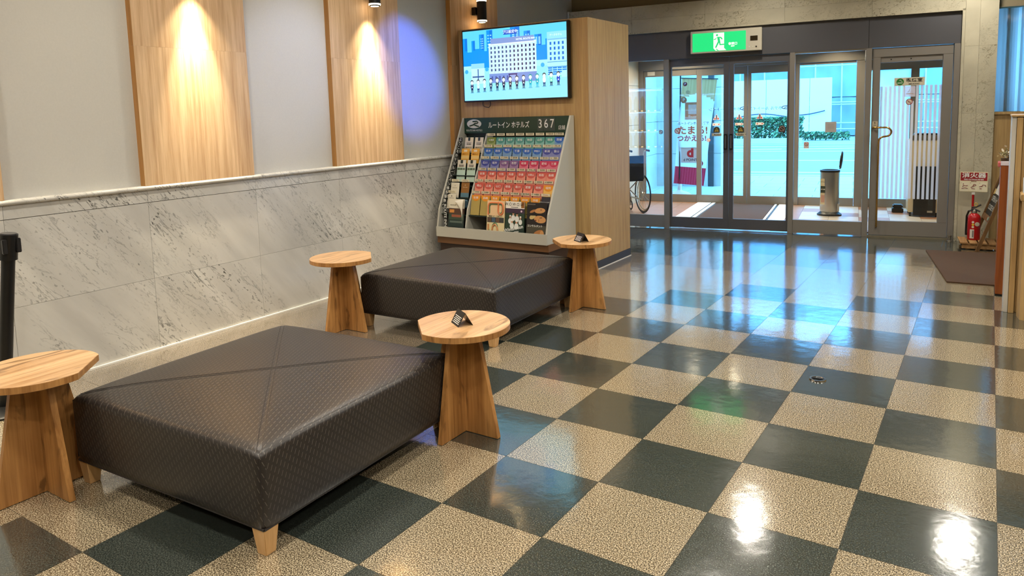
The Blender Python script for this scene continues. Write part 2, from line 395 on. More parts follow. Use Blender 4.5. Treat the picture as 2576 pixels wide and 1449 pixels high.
def letters(body, size, mat, parent, loc, rot=UP, bold=0.0, align='CENTER', flip=False, sx=1.0, name='lettering'):
    return put(name, text_mesh(body, size, mat, bold, align, flip, sx), parent, loc, rot)

# door wall frame of reference: turned 8 degrees against the floor grid
DO = (-2.077, 6.10); DA = math.radians(8.0)
def dw(u, v, z=0.0):
    return (DO[0] + u * math.cos(DA) - v * math.sin(DA), DO[1] + u * math.sin(DA) + v * math.cos(DA), z)
DLOC = (DO[0], DO[1], 0.0)

# ------------------------------------------------------------------ structure: floor
T = 0.45
fl = struct('floor', 'glossy checkerboard floor of beige and slate speckled square tiles', 'floor')
part('seam_bed', G().box(-3.75, 4.6, -6.2, 6.1, -0.12, -0.0025), M_GROUT, fl)
tg = G().box(-T / 2 + 0.0009, T / 2 - 0.0009, -T / 2 + 0.0009, T / 2 - 0.0009, -0.006, 0.0)
tile_me = {k: tg.mesh('tile', m) for k, m in (('L', M_TL), ('M', M_TM), ('D', M_TD))}
def tile_kind(i, j):
    if i < -4: return 'L' if j < -2 else ('M' if j < 10 else 'D')  # border by the wall is beige; its dimmer light is put in as tan tiles
    st = (i + 3) // 2
    if j >= 11 + st: return 'D'
    if j >= 9 + st: return 'M'
    if j >= 7 + st: return 'L'
    return 'D' if (i + j) % 2 == 0 else 'L'
def in_door_wall(x, y):
    return (-(x - DO[0]) * math.sin(DA) + (y - DO[1]) * math.cos(DA))
for i in range(-7, 6):
    for j in range(-5, 15):
        cx, cy = (i + 0.5) * T, (j + 0.5) * T
        if in_door_wall(cx, cy) > 0.24: continue
        put('tile', tile_me[tile_kind(i, j)], fl, (cx, cy, 0))
rest = G()
for i in range(-7, 10):
    for j in range(-13, 15):
        if -7 <= i < 6 and -5 <= j: continue
        cx, cy = (i + 0.5) * T, (j + 0.5) * T
        if in_door_wall(cx, cy) > 0.24: continue
        k = {'L': 0, 'M': 1, 'D': 2}[tile_kind(i, j)]
        rest.box(cx - T / 2 + 0.0009, cx + T / 2 - 0.0009, cy - T / 2 + 0.0009, cy + T / 2 - 0.0009, -0.006, 0, k)
o = part('tiles_behind_viewer', rest, [M_TL, M_TM, M_TD], fl); o['kind'] = 'stuff'
part('edge_strip', G().box(-3.3, -3.151, -2.4, -0.9, -0.006, 0), M_TL, fl); part('edge_strip', G().box(-3.3, -3.151, -0.899, 6.0, -0.006, 0), M_TM, fl)  # same beige strip, lower light painted into the tan far run
# floor hatch ring set into one slate tile
hr = tag(part('floor_hatch_pull', G().lathe([(0.001, 0.004), (0.030, 0.004), (0.032, 0.008), (0.042, 0.008), (0.045, 0.0), (0.001, 0.0)], 28), M_CHROME, None, smooth=True, loc=(1.195 * T, 3.545 * T, 0.0)),
         'small round chrome pull ring set into a slate floor tile', 'floor pull')
part('finger_bar', G().box(-0.028, 0.028, -0.004, 0.004, 0.004, 0.009), M_BLACKM, hr)

# ------------------------------------------------------------------ structure: left wall with marble dado and oak panels
wl = struct('wall_left', 'left lobby wall, grey woven paper above a white veined marble dado', 'wall')
part('wall_body', G().box(-3.63, -3.33, -6.2, 6.1, 0, CEIL), M_PLASTER, wl)
part('joint_bed', G().box(-3.33, -3.302, -6.2, 3.47, 0, 1.062), P((120, 112, 96)), wl)
ys = [0.12 + 0.835 * k for k in range(-7, 5)]
slabs = {}
for k in range(len(ys) - 1):
    for (z0, z1, nm) in ((0.0, 0.480, 'l'), (0.4815, 0.982, 'm'), (0.985, 1.062, 'f')):
        y1 = min(ys[k + 1], 3.46)
        key = (round(y1 - ys[k], 3), nm)
        if key not in slabs:
            slabs[key] = G().box(-0.02, 0.012 if nm != 'f' else 0.014, 0.0009, y1 - ys[k] - 0.0009, z0, z1).mesh('marble_slab', M_MARB)
        put('marble_slab', slabs[key], wl, (-3.302, ys[k], 0))
lg = [(-3.33, 1.062), (-3.282, 1.062), (-3.275, 1.065), (-3.271, 1.071), (-3.270, 1.077), (-3.271, 1.083), (-3.275, 1.089), (-3.282, 1.092), (-3.33, 1.092)]
part('ledge', G().prism(lg, -6.2, 3.47, 'y'), M_MARB, wl, smooth=True)
bb = smesh('baseboard_left', G().box(-3.29, -3.276, -6.2, 3.46, 0.0005, 0.012), M_WHITE, 'thin white strip along the foot of the marble dado', 'baseboard')
for k, yc in enumerate((-1.125, 0.525, 2.185, 3.80)):
    y0, y1 = yc - 0.42, yc + 0.42
    for (z0, z1) in ((1.092, 1.985), (1.9855, CEIL)):
        g = G().box(-3.335, -3.278, y0, y1, z0, z1)
        g.m = [1 if f in (2, 4) else 0 for f in range(6)]
        part('oak_panel', g, [M_PANEL, M_PEDGE], wl)

def sconce(yc, label):
    t = thing('wall_sconce', label, 'wall lamp', (-3.278, yc, 2.55))
    part('backplate', G().box(0.0, 0.05, -0.045, 0.045, -0.04, 0.04), M_BLACKM, t, bevel=0.002)
    part('barrel', G().cyl((0.098, 0, -0.095), (0.098, 0, 0.095), 0.05, n=32), M_BLACKM, t, smooth=True)
    for s in (-1, 1):
        part('light_ring', G().cyl((0.098, 0, s * 0.0955), (0.098, 0, s * 0.107), 0.0505, n=32), M_LED, t, smooth=True, label='glowing ring')
        part('end_cap', G().cyl((0.098, 0, s * 0.1075), (0.098, 0, s * 0.116), 0.046, 0.043, n=32), M_BLACKM, t, smooth=True)
        part('lens', G().cyl((0.098, 0, s * 0.1162), (0.098, 0, s * 0.1175), 0.034, n=24), M_LED, t)
    spot_lamp('sconce_lamp', (-3.180, yc, 2.42), (-3.180 - 0.022, yc, 1.42), 42, (1.0, 0.85, 0.60), 84, 0.9, 0.02)
    spot_lamp('sconce_lamp', (-3.180, yc, 2.42), (-3.278, yc, 1.02), 350, (1.0, 0.85, 0.60), 44, 1.0, 0.02)
    spot_lamp('sconce_lamp', (-3.180, yc, 2.68), (-3.195, yc, 3.60), 60, (1.0, 0.76, 0.44), 74, 0.75, 0.02)
sconce(-1.125, 'black cylinder sconce on the oak panel furthest from the television')
sconce(0.525, 'black up-and-down sconce on the oak panel above the nearer bench')
sconce(2.205, 'black cylinder sconce whose glowing lower end dips in at the top of the picture')
sconce(3.79, 'black cylinder sconce just above the left corner of the television')

# ------------------------------------------------------------------ structure: rest of the lobby shell
smesh('ceiling', G().box(-3.63, 4.6, -6.2, 7.2, CEIL, CEIL + 0.15), M_CEIL, 'plain lobby ceiling', 'ceiling')
smesh('wall_right', G().box(4.3, 4.6, -6.2, 7.0, 0, CEIL), M_BEIGE, 'right lobby wall behind the counter', 'wall')
smesh('wall_front', G().box(-3.63, 4.6, -6.5, -6.2, 0, CEIL), M_BEIGE, 'lobby wall behind the viewer', 'wall')
_rows = {5.9: 'row at', 5.3: 'row at', 5.2: 'row at', 3.4: 'first row before', 1.6: 'second row before', -0.2: 'third row before', -2.0: 'fourth row before', -3.8: 'last row before'}
for (x, y) in LOBBY_LAMPS:
    t = thing('ceiling_downlight', 'recessed downlight, %s from the marble wall in the %s the entrance' % ({-2.4: 'first', -0.8: 'second', 1.15: 'third', -2.3: 'first', -0.6: 'second', 1.1: 'third', 2.8: 'fourth'}[x], _rows[y]), 'downlight', (x, y, CEIL), 0, 'lobby ceiling downlights')
    part('trim_ring', G().lathe([(0.085, 0.0), (0.105, 0.0), (0.105, -0.006), (0.085, -0.010)], 24), M_WHITE, t, smooth=True)

wb = struct('wall_back', 'wall around the entrance, beige paper above a cream marble surround', 'wall', DLOC, DA)
part('upper_wall', G().box(-1.36, 6.4, 0.10, 0.35, 2.435, CEIL), M_BEIGE, wb)
part('left_return', G().box(-1.36, -1.06, 0.0, 0.35, 0, 2.435), M_BEIGE, wb)
part('jamb_core', G().box(3.12, 3.41, 0.02, 0.35, 0, 2.435), M_BEIGE, wb)
hx = [-1.24, -0.42, 0.47, 1.36, 2.25, 3.12]
for (z0, z1) in ((2.437, 2.592), (2.593, 2.752)):
    for a, b in zip(hx[:-1], hx[1:]):
        part('marble_slab', G().box(a + 0.0008, b - 0.0008, -0.03, 0.10, z0, z1), M_MARB2, wb)
for (z0, z1) in ((0, 0.672), (0.673, 1.357), (1.358, 2.05), (2.051, 2.74), (2.741, CEIL)):
    part('marble_slab', G().box(3.121, 3.249, -0.03, 0.02 if z0 < 2.4 else 0.10, z0, z1), M_MARB2, wb)
    part('marble_slab', G().box(3.2505, 3.41, -0.03, 0.02 if z0 < 2.4 else 0.10, z0, z1), M_MARB2, wb)
part('surround_end', G().box(-1.262, -1.241, -0.035, 0.10, 2.43, 2.757), M_WHITE, wb)
smesh('trim_1', G().box(3.093, 3.119, -0.036, 0.10, 0, 2.435).box(-1.24, 3.119, -0.036, 0.02, 2.418, 2.436), M_MARB2, 'narrow marble bead framing the entrance opening', 'trim', loc=DLOC, rot=(0, 0, DA))

# ------------------------------------------------------------------ entrance frame and inner doors
tf = struct('trim_2', 'grey metal frame of the inner entrance doors', 'door frame', DLOC, DA)
part('header_panel', G().box(-1.06, 2.225, 0.0, 0.09, 2.087, 2.417), M_STEELD, tf, bevel=0.002)
part('header_panel', G().box(2.227, 3.092, 0.0, 0.09, 2.087, 2.417), M_STEELD, tf, bevel=0.002)
for (a, b) in ((-0.03, 0.035), (1.42, 1.475), (2.203, 2.262), (3.035, 3.092)):
    part('post', G().box(a, b, -0.012, 0.09, 0, 2.087), M_STEEL, tf, bevel=0.002)
part('threshold', G().box(0.035, 1.42, -0.01, 0.09, -0.002, 0.006), M_STAIN, tf)
part('threshold', G().box(2.262, 3.035, -0.01, 0.12, -0.002, 0.020), P((120, 112, 92)), tf)

def pane(g0, parent, mat=None, name='pane'):
    a, b, v, z0, z1 = g0
    return part(name, G().quad((a, v, z0), (b, v, z0), (b, v, z1), (a, v, z1)), mat or M_GLASS, parent)
w1 = struct('window_1', 'fixed glass pane left of the sliding doors', 'window', DLOC, DA)
part('bottom_rail', G().box(-1.06, -0.03, 0.0, 0.05, 0.012, 0.165), M_STEEL, w1, bevel=0.002)
pane((-1.06, -0.03, 0.03, 0.165, 2.087), w1)
w2 = struct('window_2', 'fixed glass pane between sliding doors and smoking room door', 'window', DLOC, DA)
part('bottom_rail', G().box(1.475, 2.203, 0.0, 0.05, 0.012, 0.165), M_STEEL, w2, bevel=0.002)
part('top_bead', G().box(1.475, 2.203, 0.0, 0.05, 2.07, 2.087), M_STAIN, w2)
pane((1.475, 2.203, 0.03, 0.165, 2.07), w2)
def sticker(parent, u, z, w, h, v, col, words=None, wcol=None, size=None, name='sticker', round_top=False):
    if round_top:
        poly = [(u - w / 2, z - h / 2), (u + w / 2, z - h / 2)] + [(u + w / 2 * math.cos(a), z + h / 2 - w / 2 + w / 2 * math.sin(a)) for a in [PI * k / 10 for k in range(11)]]
        g = G().prism(poly, v, v - 0.0012, 'y')
        g.f = [tuple(reversed(f)) for f in g.f]
    else:
        g = G().box(u - w / 2, u + w / 2, v - 0.0012, v, z - h / 2, z + h / 2)
    s = part(name, g, P(col), parent)
    if words: letters(words, size or h * 0.7, P(wcol or (20, 20, 20)), s, (u, v - 0.0018, z), bold=0.01)
    return s
def ban_disc(parent, u, z, r, v, ring=(170, 40, 36), ground=(220, 214, 200), name='sticker'):
    g = G().cyl((u, v, z), (u, v - 0.001, z), r, n=28)
    s = part(name, g, P(ring), parent)
    part('disc_ground', G().cyl((u, v - 0.001, z), (u, v - 0.0016, z), r * 0.78, n=28), P(ground), s)
    d = r * 0.82
    part('slash', G().prism([(u - d * .75, z + d * .62), (u - d * .62, z + d * .75), (u + d * .75, z - d * .62), (u + d * .62, z - d * .75)], v - 0.0016, v - 0.0022, 'y'), P(ring), s)
    part('cigarette', G().box(u - r * .5, u + r * .4, v - 0.00155, v - 0.0018 - 0.0002, z - r * .12, z + r * .02), P((40, 38, 36)), s)
    return s
def leaf(name, a, b, v, label, sl, sr, handle_u, top=0.09, bot=0.125, mat=M_STEELD):
    d = struct(name, label, 'door', DLOC, DA); z0, z1 = 0.02, 2.085
    part('bottom_rail', G().box(a, b, v, v + 0.035, z0, z0 + bot), mat, d, bevel=0.002)
    part('top_rail', G().box(a, b, v, v + 0.035, z1 - top, z1), mat, d, bevel=0.002)
    if sl: part('stile', G().box(a, a + sl, v, v + 0.035, z0 + bot, z1 - top), mat, d, bevel=0.002)
    if sr: part('stile', G().box(b - sr, b, v, v + 0.035, z0 + bot, z1 - top), mat, d, bevel=0.002)
    pane((a + sl, b - sr, v + 0.018, z0 + bot, z1 - top), d)
    if handle_u is not None:
        h = part('pull', G().box(handle_u - 0.02, handle_u + 0.02, v - 0.022, v, 0.985, 1.17), M_BLACK, d, bevel=0.004)
        part('finger_groove', G().box(handle_u - 0.009, handle_u + 0.009, v - 0.0235, v - 0.021, 1.0, 1.155), M_STEELD, h)
    return d
d1 = leaf('door_1', 0.037, 0.742, 0.030, 'left sliding leaf of the inner glass entrance doors', 0.022, 0.062, 0.708)
d2 = leaf('door_2', 0.746, 1.418, 0.030, 'right sliding leaf of the inner glass entrance doors', 0.052, 0.022, 0.772)
for d, u0 in ((d1, 0.60), (d2, 0.88)):
    s = sticker(d, u0, 1.222, 0.075, 0.075, 0.044, (70, 64, 50), name='warning_sticker', round_top=True)
    part('triangle', G().prism([(u0 - 0.026, 1.20), (u0 + 0.026, 1.20), (u0, 1.246)], 0.0425, 0.0418, 'y'), P((196, 166, 60)), s)
    letters('!', 0.05, M_TEXTK, s, (u0, 0.0412, 1.214), bold=0.02)
    sticker(d, u0, 1.163, 0.115, 0.034, 0.044, (206, 196, 168), '< Auto >' if u0 > 0.7 else '- Auto -', size=0.034, name='auto_sticker')
ban_disc(d1, 0.125, 1.215, 0.034, 0.044)
s = sticker(d2, 1.342, 1.222, 0.075, 0.08, 0.044, (60, 54, 50), name='no_smoking_sticker', round_top=True)
ban_disc(s, 1.342, 1.224, 0.03, 0.0425, (176, 150, 140), (60, 52, 48), name='no_smoking_mark')
ban_disc(w1, -0.075, 1.205, 0.026, 0.028, (60, 44, 40))
sticker(w2, 1.61, 1.03, 0.055, 0.075, 0.028, (226, 214, 206), name='no_smoking_notice'); ban_disc(w2, 1.61, 1.045, 0.022, 0.0262, (190, 60, 50), name='no_smoking_mark')
nb = sticker(w2, 1.862, 1.235, 0.118, 0.118, 0.028, (190, 184, 178), name='grey_notice_card')
for k in range(5):
    part('print_line', G().box(1.862 - 0.034, 1.862 + 0.034, 0.0262, 0.0267, 1.262 - k * 0.012, 1.2645 - k * 0.012), P((150, 146, 142)), nb)

# smoking room door
d3 = struct('door_3', 'hinged glass smoking room door with frosted stripes and brass handle', 'door', DLOC, DA)
a, b, v0 = 2.272, 3.030, 0.012
part('bottom_rail', G().box(a, b, v0, v0 + 0.045, 0.024, 0.185), M_STEEL, d3, bevel=0.002)
part('top_rail', G().box(a, b, v0, v0 + 0.045, 1.985, 2.078), M_STEEL, d3, bevel=0.002)
part('closer_rail', G().box(2.345, 2.935, v0 + 0.012, v0 + 0.045, 1.925, 1.985), M_STEEL, d3, bevel=0.001)
part('stile', G().box(a, 2.348, v0, v0 + 0.045, 0.185, 1.985), M_STEEL, d3, bevel=0.002)
part('stile', G().box(2.938, b, v0, v0 + 0.045, 0.185, 1.985), M_STEEL, d3, bevel=0.002)
pane((2.348, 2.938, v0 + 0.022, 0.185, 1.925), d3)
for k in range(14):
    u = 2.352 + k * 0.0432
    if 6 <= k <= 7: z1 = 1.50
    else: z1 = 1.668
    part('frosted_stripe', G().box(u, u + 0.0255, v0 + 0.0195, v0 + 0.0205, 0.435, z1), M_FROST, d3)
sg = part('smoking_sign', G().box(2.487, 2.778, v0 + 0.014, v0 + 0.019, 1.668, 1.755), P((214, 204, 178)), d3, bevel=0.001)
part('sign_disc', G().cyl((2.543, v0 + 0.014, 1.711), (2.543, v0 + 0.0128, 1.711), 0.036, n=32), P((34, 120, 44)), sg)
part('cigarette', G().box(2.517, 2.566, v0 + 0.0118, v0 + 0.0126, 1.695, 1.702), M_TEXTW, sg)
part('smoke', G().tube([(2.566, v0 + 0.0122, 1.706), (2.560, v0 + 0.0122, 1.715), (2.551, v0 + 0.0122, 1.716), (2.553, v0 + 0.0122, 1.728), (2.543, v0 + 0.0122, 1.730), (2.536, v0 + 0.0122, 1.722)], 0.0022, 6), M_TEXTW, sg)
letters('喫煙室', 0.044, M_TEXTK, sg, (2.678, v0 + 0.0132, 1.722), bold=0.018, sx=1.18)
letters('SMOKING', 0.021, M_TEXTK, sg, (2.675, v0 + 0.0132, 1.684), bold=0.015, sx=1.1)
pf = part('smoking_plate', G().box(2.585, 2.692, v0 + 0.016, v0 + 0.019, 1.548, 1.662), film('clear_plate', (236, 226, 232), 0.5), d3)
part('cigarette', G().box(2.606, 2.676, v0 + 0.0148, v0 + 0.0158, 1.575, 1.585), P((196, 176, 170)), pf)
part('smoke', G().tube([(2.612, v0 + 0.0153, 1.592), (2.620, v0 + 0.0153, 1.602), (2.634, v0 + 0.0153, 1.605), (2.630, v0 + 0.0153, 1.620), (2.640, v0 + 0.0153, 1.632)], 0.0022, 6), P((196, 176, 170)), pf)
nd = ban_disc(d3, 2.636, 1.494, 0.033, v0 + 0.018, (150, 34, 34), (226, 214, 196), name='no_entry_sticker')
pl = part('pull_plate', G().box(2.283, 2.335, v0 - 0.002, v0, 1.232, 1.290), P((206, 190, 160)), d3)
letters('引', 0.026, M_TEXTK, pl, (2.309, v0 - 0.0027, 1.270), bold=0.02); letters('PULL', 0.014, M_TEXTK, pl, (2.309, v0 - 0.0027, 1.246), bold=0.02)
hp = [(2.292, v0 - 0.002, 1.222), (2.292, v0 - 0.06, 1.222), (2.31, v0 - 0.072, 1.224)]
hp += [(2.418 + 0.052 * math.cos(t), v0 - 0.075, 1.175 + 0.048 * math.sin(t)) for t in [PI / 2 - PI * k / 8 for k in range(9)]]
hp += [(2.375, v0 - 0.075, 1.118), (2.352, v0 - 0.075, 1.095), (2.348, v0 - 0.075, 1.06), (2.348, v0 - 0.075, 0.13), (2.348, v0 - 0.002, 0.115)]
part('brass_handle', G().tube(hp, 0.0105, 10), M_BRASS, d3, smooth=True)
for uu in (2.45, 2.64):
    part('screw', G().cyl((uu, v0 + 0.012, 1.955), (uu, v0 + 0.010, 1.955), 0.007, n=10), M_BLACKM, d3)
ds = tag(part('door_stop', G().lathe([(0.001, 0), (0.030, 0), (0.030, 0.008), (0.014, 0.012), (0.014, 0.05), (0.022, 0.055), (0.022, 0.068), (0.001, 0.07)], 18), M_STAIN, None, smooth=True, loc=dw(3.055, -0.075)),
         'small steel door stop on the floor at the smoking room door', 'door stop')

# emergency exit light
ex = thing('exit_sign', 'lit green running man emergency exit box above the entrance doors', 'exit sign', (DO[0], DO[1], 0), DA)
part('housing', G().box(0.31, 1.12, -0.075, 0.0, 2.132, 2.392), P((206, 198, 178), 0.4), ex, bevel=0.004)
fx0, fx1, fz0, fz1 = 0.335, 0.945, 2.150, 2.365
def fxy(a, b): return (fx0 + (fx1 - fx0) * a, -0.0775, fz0 + (fz1 - fz0) * b)
GR, LW = (30, 214, 120), (236, 255, 226)
def flat(g, pts, col, lift=0.0):
    q = [(p[0], p[1] - lift, p[2]) for p in pts]; g.add(q, [tuple(range(len(q)))], 0, col)
g = G(); flat(g, [fxy(0, 0), fxy(1, 0), fxy(1, 1), fxy(0, 1)], GR)
flat(g, [fxy(.40, .15), fxy(.60, .15), fxy(.60, .97), fxy(.40, .97)], LW, .0006)
flat(g, [fxy(.40, .15), fxy(.44, .02), fxy(.64, .02), fxy(.60, .15)], LW, .0006)
part('light_panel', g, vcol('exit_light', 1.25), ex, label='glowing green panel')
g = G()
flat(g, [fxy(.467 + .020 * math.cos(t), .85 + .055 * math.sin(t)) for t in [2 * PI * k / 14 for k in range(14)]], GR, .0012)
for pts in ([(.468, .76), (.545, .74), (.575, .62), (.555, .60), (.53, .69), (.505, .69)], [(.468, .76), (.445, .62), (.405, .60), (.405, .64), (.435, .66), (.47, .77)],
            [(.468, .76), (.515, .74), (.525, .52), (.485, .50)], [(.485, .52), (.515, .50), (.455, .17), (.43, .19)], [(.50, .54), (.525, .54), (.535, .36), (.60, .37), (.60, .31), (.515, .30)]):
    flat(g, [fxy(*p) for p in pts], GR, .0012)
flat(g, [fxy(.44, .12), fxy(.46, .12), fxy(.50, .02), fxy(.48, .02)], GR, .0012)
part('running_figure', g, vcol('exit_light_figure', 1.1), ex)
EXW = plain('exit_lettering', (240, 255, 236), 0.5, emit=(236, 255, 226), estr=1.2)
letters('非常口', 0.034, EXW, ex, (0.80, -0.079, 2.223), bold=0.02); letters('EXIT', 0.020, EXW, ex, (0.80, -0.079, 2.196), bold=0.03)
part('inspection_window', G().box(0.993, 1.075, -0.077, -0.0745, 2.245, 2.300), P((48, 38, 22), 0.2), ex)
for k, (uu, rr, cc) in enumerate(((0.985, 0.006, (230, 240, 220)), (1.022, 0.006, (220, 220, 200)), (1.060, 0.009, (40, 36, 30)))):
    part('test_button', G().cyl((uu, -0.075, 2.176), (uu, -0.079, 2.176), rr, n=12), P(cc), ex)

# ------------------------------------------------------------------ vestibule, smoking room and outer doors
VC = 2.45
vf = struct('floor_vestibule', 'tan tiled vestibule floor between the two pairs of doors', 'floor', DLOC, DA)
part('floor_bed', G().box(-1.06, 3.40, 0.09, 2.72, -0.12, -0.003), M_GROUT, vf)
vt = {}
VT = 0.36
M_VT = [plain('tan_floor_tile', (172, 128, 98), 0.35, grain=0.1, gscale=20), plain('pale_floor_tile', (206, 196, 184), 0.35, grain=0.06, gscale=20)]
for i in range(13):
    for j in range(8):
        u0, v0_ = -1.06 + i * VT, 0.12 + j * VT
        u1, v1_ = min(u0 + VT, 3.40), min(v0_ + VT, 2.72)
        if u1 - u0 < 0.05 or v1_ - v0_ < 0.05: continue
        if 0.0 < u0 < 0.9: continue
        key = (round(u1 - u0, 2), round(v1_ - v0_, 2), 1 if (u0 > 1.3 and (i + j) % 3) else 0)
        if key not in vt: vt[key] = G().box(0.0015, u1 - u0 - 0.0015, 0.0015, v1_ - v0_ - 0.0015, -0.01, 0).mesh('tile', M_VT[key[2]])
        put('tile', vt[key], vf, (u0, v0_, 0))
part('mat_well', G().box(0.02, 1.105, 0.12, 2.72, -0.01, -0.001), M_GROUT, vf)
def strip(u0, u1, m, label):
    return tag(part('entrance_mat_strip' if m is not M_MATB else 'entrance_mat', G().box(u0, u1, 0.16, 2.60, 0.0003, 0.008), m, None, loc=DLOC, rot=(0, 0, DA)), label, 'mat')
WSTR = P((240, 240, 236), 0.6)
strip(0.19, 1.03, M_MATB, 'broad brown entrance mat in the vestibule between the sliding doors')
strip(-0.11, 0.095, WSTR, 'wide white floor strip left of the vestibule mat')
strip(0.115, 0.160, WSTR, 'narrow white floor strip along the left edge of the vestibule mat')
strip(1.038, 1.068, WSTR, 'narrow white floor strip along the right edge of the vestibule mat')
strip(1.10, 1.30, WSTR, 'wide white floor strip right of the vestibule mat')
smesh('ceiling_vestibule', G().box(-1.36, 3.70, 0.30, 2.75, VC, VC + 0.12), M_CEIL, 'vestibule ceiling', 'ceiling', loc=DLOC, rot=(0, 0, DA))
wv = struct('wall_vestibule_left', 'beige stone slab wall on the left of the vestibule', 'wall', DLOC, DA)
part('wall_core', G().box(-1.36, -1.075, 0.35, 2.75, 0, VC), P((140, 130, 112)), wv)
for j in range(3):
    for (z0, z1) in ((0, 0.62), (0.625, 1.24), (1.245, 1.86), (1.865, VC)):
        part('stone_slab', G().box(-1.08, -1.06, 0.10 + j * 0.86 + 0.002, 0.10 + (j + 1) * 0.86 - 0.002, z0, z1), M_STONE, wv)
ws = struct('wall_smoking_room', 'warm lit stone wall on the right of the smoking room', 'wall', DLOC, DA)
part('wall_core', G().box(3.42, 3.70, 0.35, 2.75, 0, VC), P((160, 140, 112)), ws)
for j in range(3):
    for (z0, z1) in ((0, 0.62), (0.625, 1.24), (1.245, 1.86), (1.865, VC)):
        part('stone_slab', G().box(3.40, 3.42, 0.10 + j * 0.86 + 0.002, 0.10 + (j + 1) * 0.86 - 0.002, z0, z1), M_STONE, ws)
wp = struct('window_5', 'glass partition between vestibule and smoking room', 'window', DLOC, DA)
part('bottom_rail', G().box(2.215, 2.25, 0.09, 2.60, 0.0, 0.12), M_STEEL, wp)
part('top_rail', G().box(2.215, 2.25, 0.09, 2.60, 2.07, VC), M_STEEL, wp)
part('mullion', G().box(2.210, 2.255, 1.30, 1.36, 0.12, 2.07), M_STEEL, wp)
part('pane', G().quad((2.232, 0.09, .12), (2.232, 2.60, .12), (2.232, 2.60, 2.07), (2.232, 0.09, 2.07)), M_GLASS, wp)
for (u, v, w_, where) in ((-0.36, 2.05, 24, 'above the left end of the outer doors'), (0.62, 1.35, 24, 'above the middle of the brown mat'), (1.85, 2.05, 24, 'above the outer right pane'), (0.05, 1.45, 18, 'above the left white strip'), (1.80, 0.55, 18, 'behind the inner right pane'), (2.75, 1.2, 9, 'above the middle of the smoking room'), (3.2, 0.9, 9, 'beside the smoking room wall')):
    p = dw(u, v, VC)
    t = thing('vestibule_downlight', 'round vestibule ceiling downlight ' + where, 'downlight', p, 0, 'vestibule downlights')
    part('trim_ring', G().lathe([(0.065, 0.0), (0.085, 0.0), (0.085, -0.006), (0.065, -0.010)], 24), M_WHITE, t, smooth=True)
    area_lamp('vestibule_lamp', (p[0], p[1], VC - 0.012), 0.12, w_ * 0.8, (1.0, 0.82, 0.55), 140)

to = struct('trim_3', 'grey metal frame of the outer entrance doors', 'door frame', DLOC, DA)
OV = 2.63
part('header_panel', G().box(-1.06, 3.40, OV - 0.03, OV + 0.07, 2.10, VC), M_STEEL, to, bevel=0.002)
for (a, b) in ((-1.06, -0.985), (1.30, 1.356), (2.112, 2.26), (3.32, 3.40)):
    part('post', G().box(a, b, OV - 0.02, OV + 0.06, 0, 2.10), M_STEEL, to, bevel=0.002)
def outer_leaf(name, a, b, label, sl, sr, top, z1=2.098):
    d = struct(name, label, 'door' if name.startswith('door') else 'window', DLOC, DA)
    part('bottom_rail', G().box(a, b, OV, OV + 0.035, 0.0, 0.122), M_STEEL, d, bevel=0.002)
    part('top_rail', G().box(a, b, OV, OV + 0.035, z1 - top, z1), M_STEEL, d, bevel=0.002)
    if sl: part('stile', G().box(a, a + sl, OV, OV + 0.035, 0.122, z1 - top), M_STEEL, d, bevel=0.002)
    if sr: part('stile', G().box(b - sr, b, OV, OV + 0.035, 0.122, z1 - top), M_STEEL, d, bevel=0.002)
    pane((a + sl, b - sr, OV + 0.018, 0.122, z1 - top), d, M_GLASS2)
    return d
w3 = outer_leaf('window_3', -0.985, -0.146, 'fixed outer pane at the left of the outer doors', 0.03, 0.0, 0.10)
sticker(w3, -0.86, 2.05, 0.12, 0.06, OV - 0.001, (226, 222, 210), name='small_notice')
d4 = outer_leaf('door_4', -0.144, 0.618, 'left leaf of the outer sliding doors', 0.078, 0.052, 0.115)
d5 = outer_leaf('door_5', 0.622, 1.298, 'right leaf of the outer sliding doors', 0.052, 0.05, 0.112)
w4 = outer_leaf('window_4', 1.358, 2.11, 'fixed outer pane at the right of the outer doors', 0.0, 0.0, 0.03)
w6 = outer_leaf('window_6', 2.262, 3.318, 'outer pane of the smoking room', 0.0, 0.0, 0.15)
part('frosted_film', G().box(2.264, 2.80, OV + 0.010, OV + 0.0115, 0.122, 1.94), film('frosted_window_film', (240, 240, 240), 0.15), w6)
part('mullion', G().box(2.80, 2.90, OV - 0.01, OV + 0.05, 0.122, 1.95), M_STEEL, w6)
for d, a, b in ((d4, 0.16, 0.50), (d5, 0.80, 1.10)):
    for k, uu in enumerate((a, b)[::1]):
        if d is d5 and k == 1: continue
        tri = part('warning_triangle', G().prism([(uu - 0.055, 1.298), (uu + 0.055, 1.298), (uu, 1.388)], OV + 0.016, OV + 0.0148, 'y'), P((228, 222, 226)), d)
        part('figure', G().box(uu - 0.008, uu + 0.008, OV + 0.0138, OV + 0.0146, 1.302, 1.37), P((70, 80, 110)), tri)
        for s in (-1, 1):
            part('red_dot', G().cyl((uu + s * 0.024, OV + 0.0147, 1.315), (uu + s * 0.024, OV + 0.0139, 1.315), 0.012, n=12), P((206, 70, 66)), tri)
        ar = part('arrow_sticker', G().prism([(uu - 0.06, 1.205), (uu + 0.045, 1.205), (uu + 0.07, 1.225), (uu + 0.045, 1.245), (uu - 0.06, 1.245)], OV + 0.016, OV + 0.0148, 'y'), P((236, 232, 228)), d)
        for q in (-0.035, 0.035): part('red_dot', G().cyl((uu + q, OV + 0.0147, 1.225), (uu + q, OV + 0.0139, 1.225), 0.009, n=10), P((206, 70, 66)), ar)
M_DECAL = P((60, 60, 110))
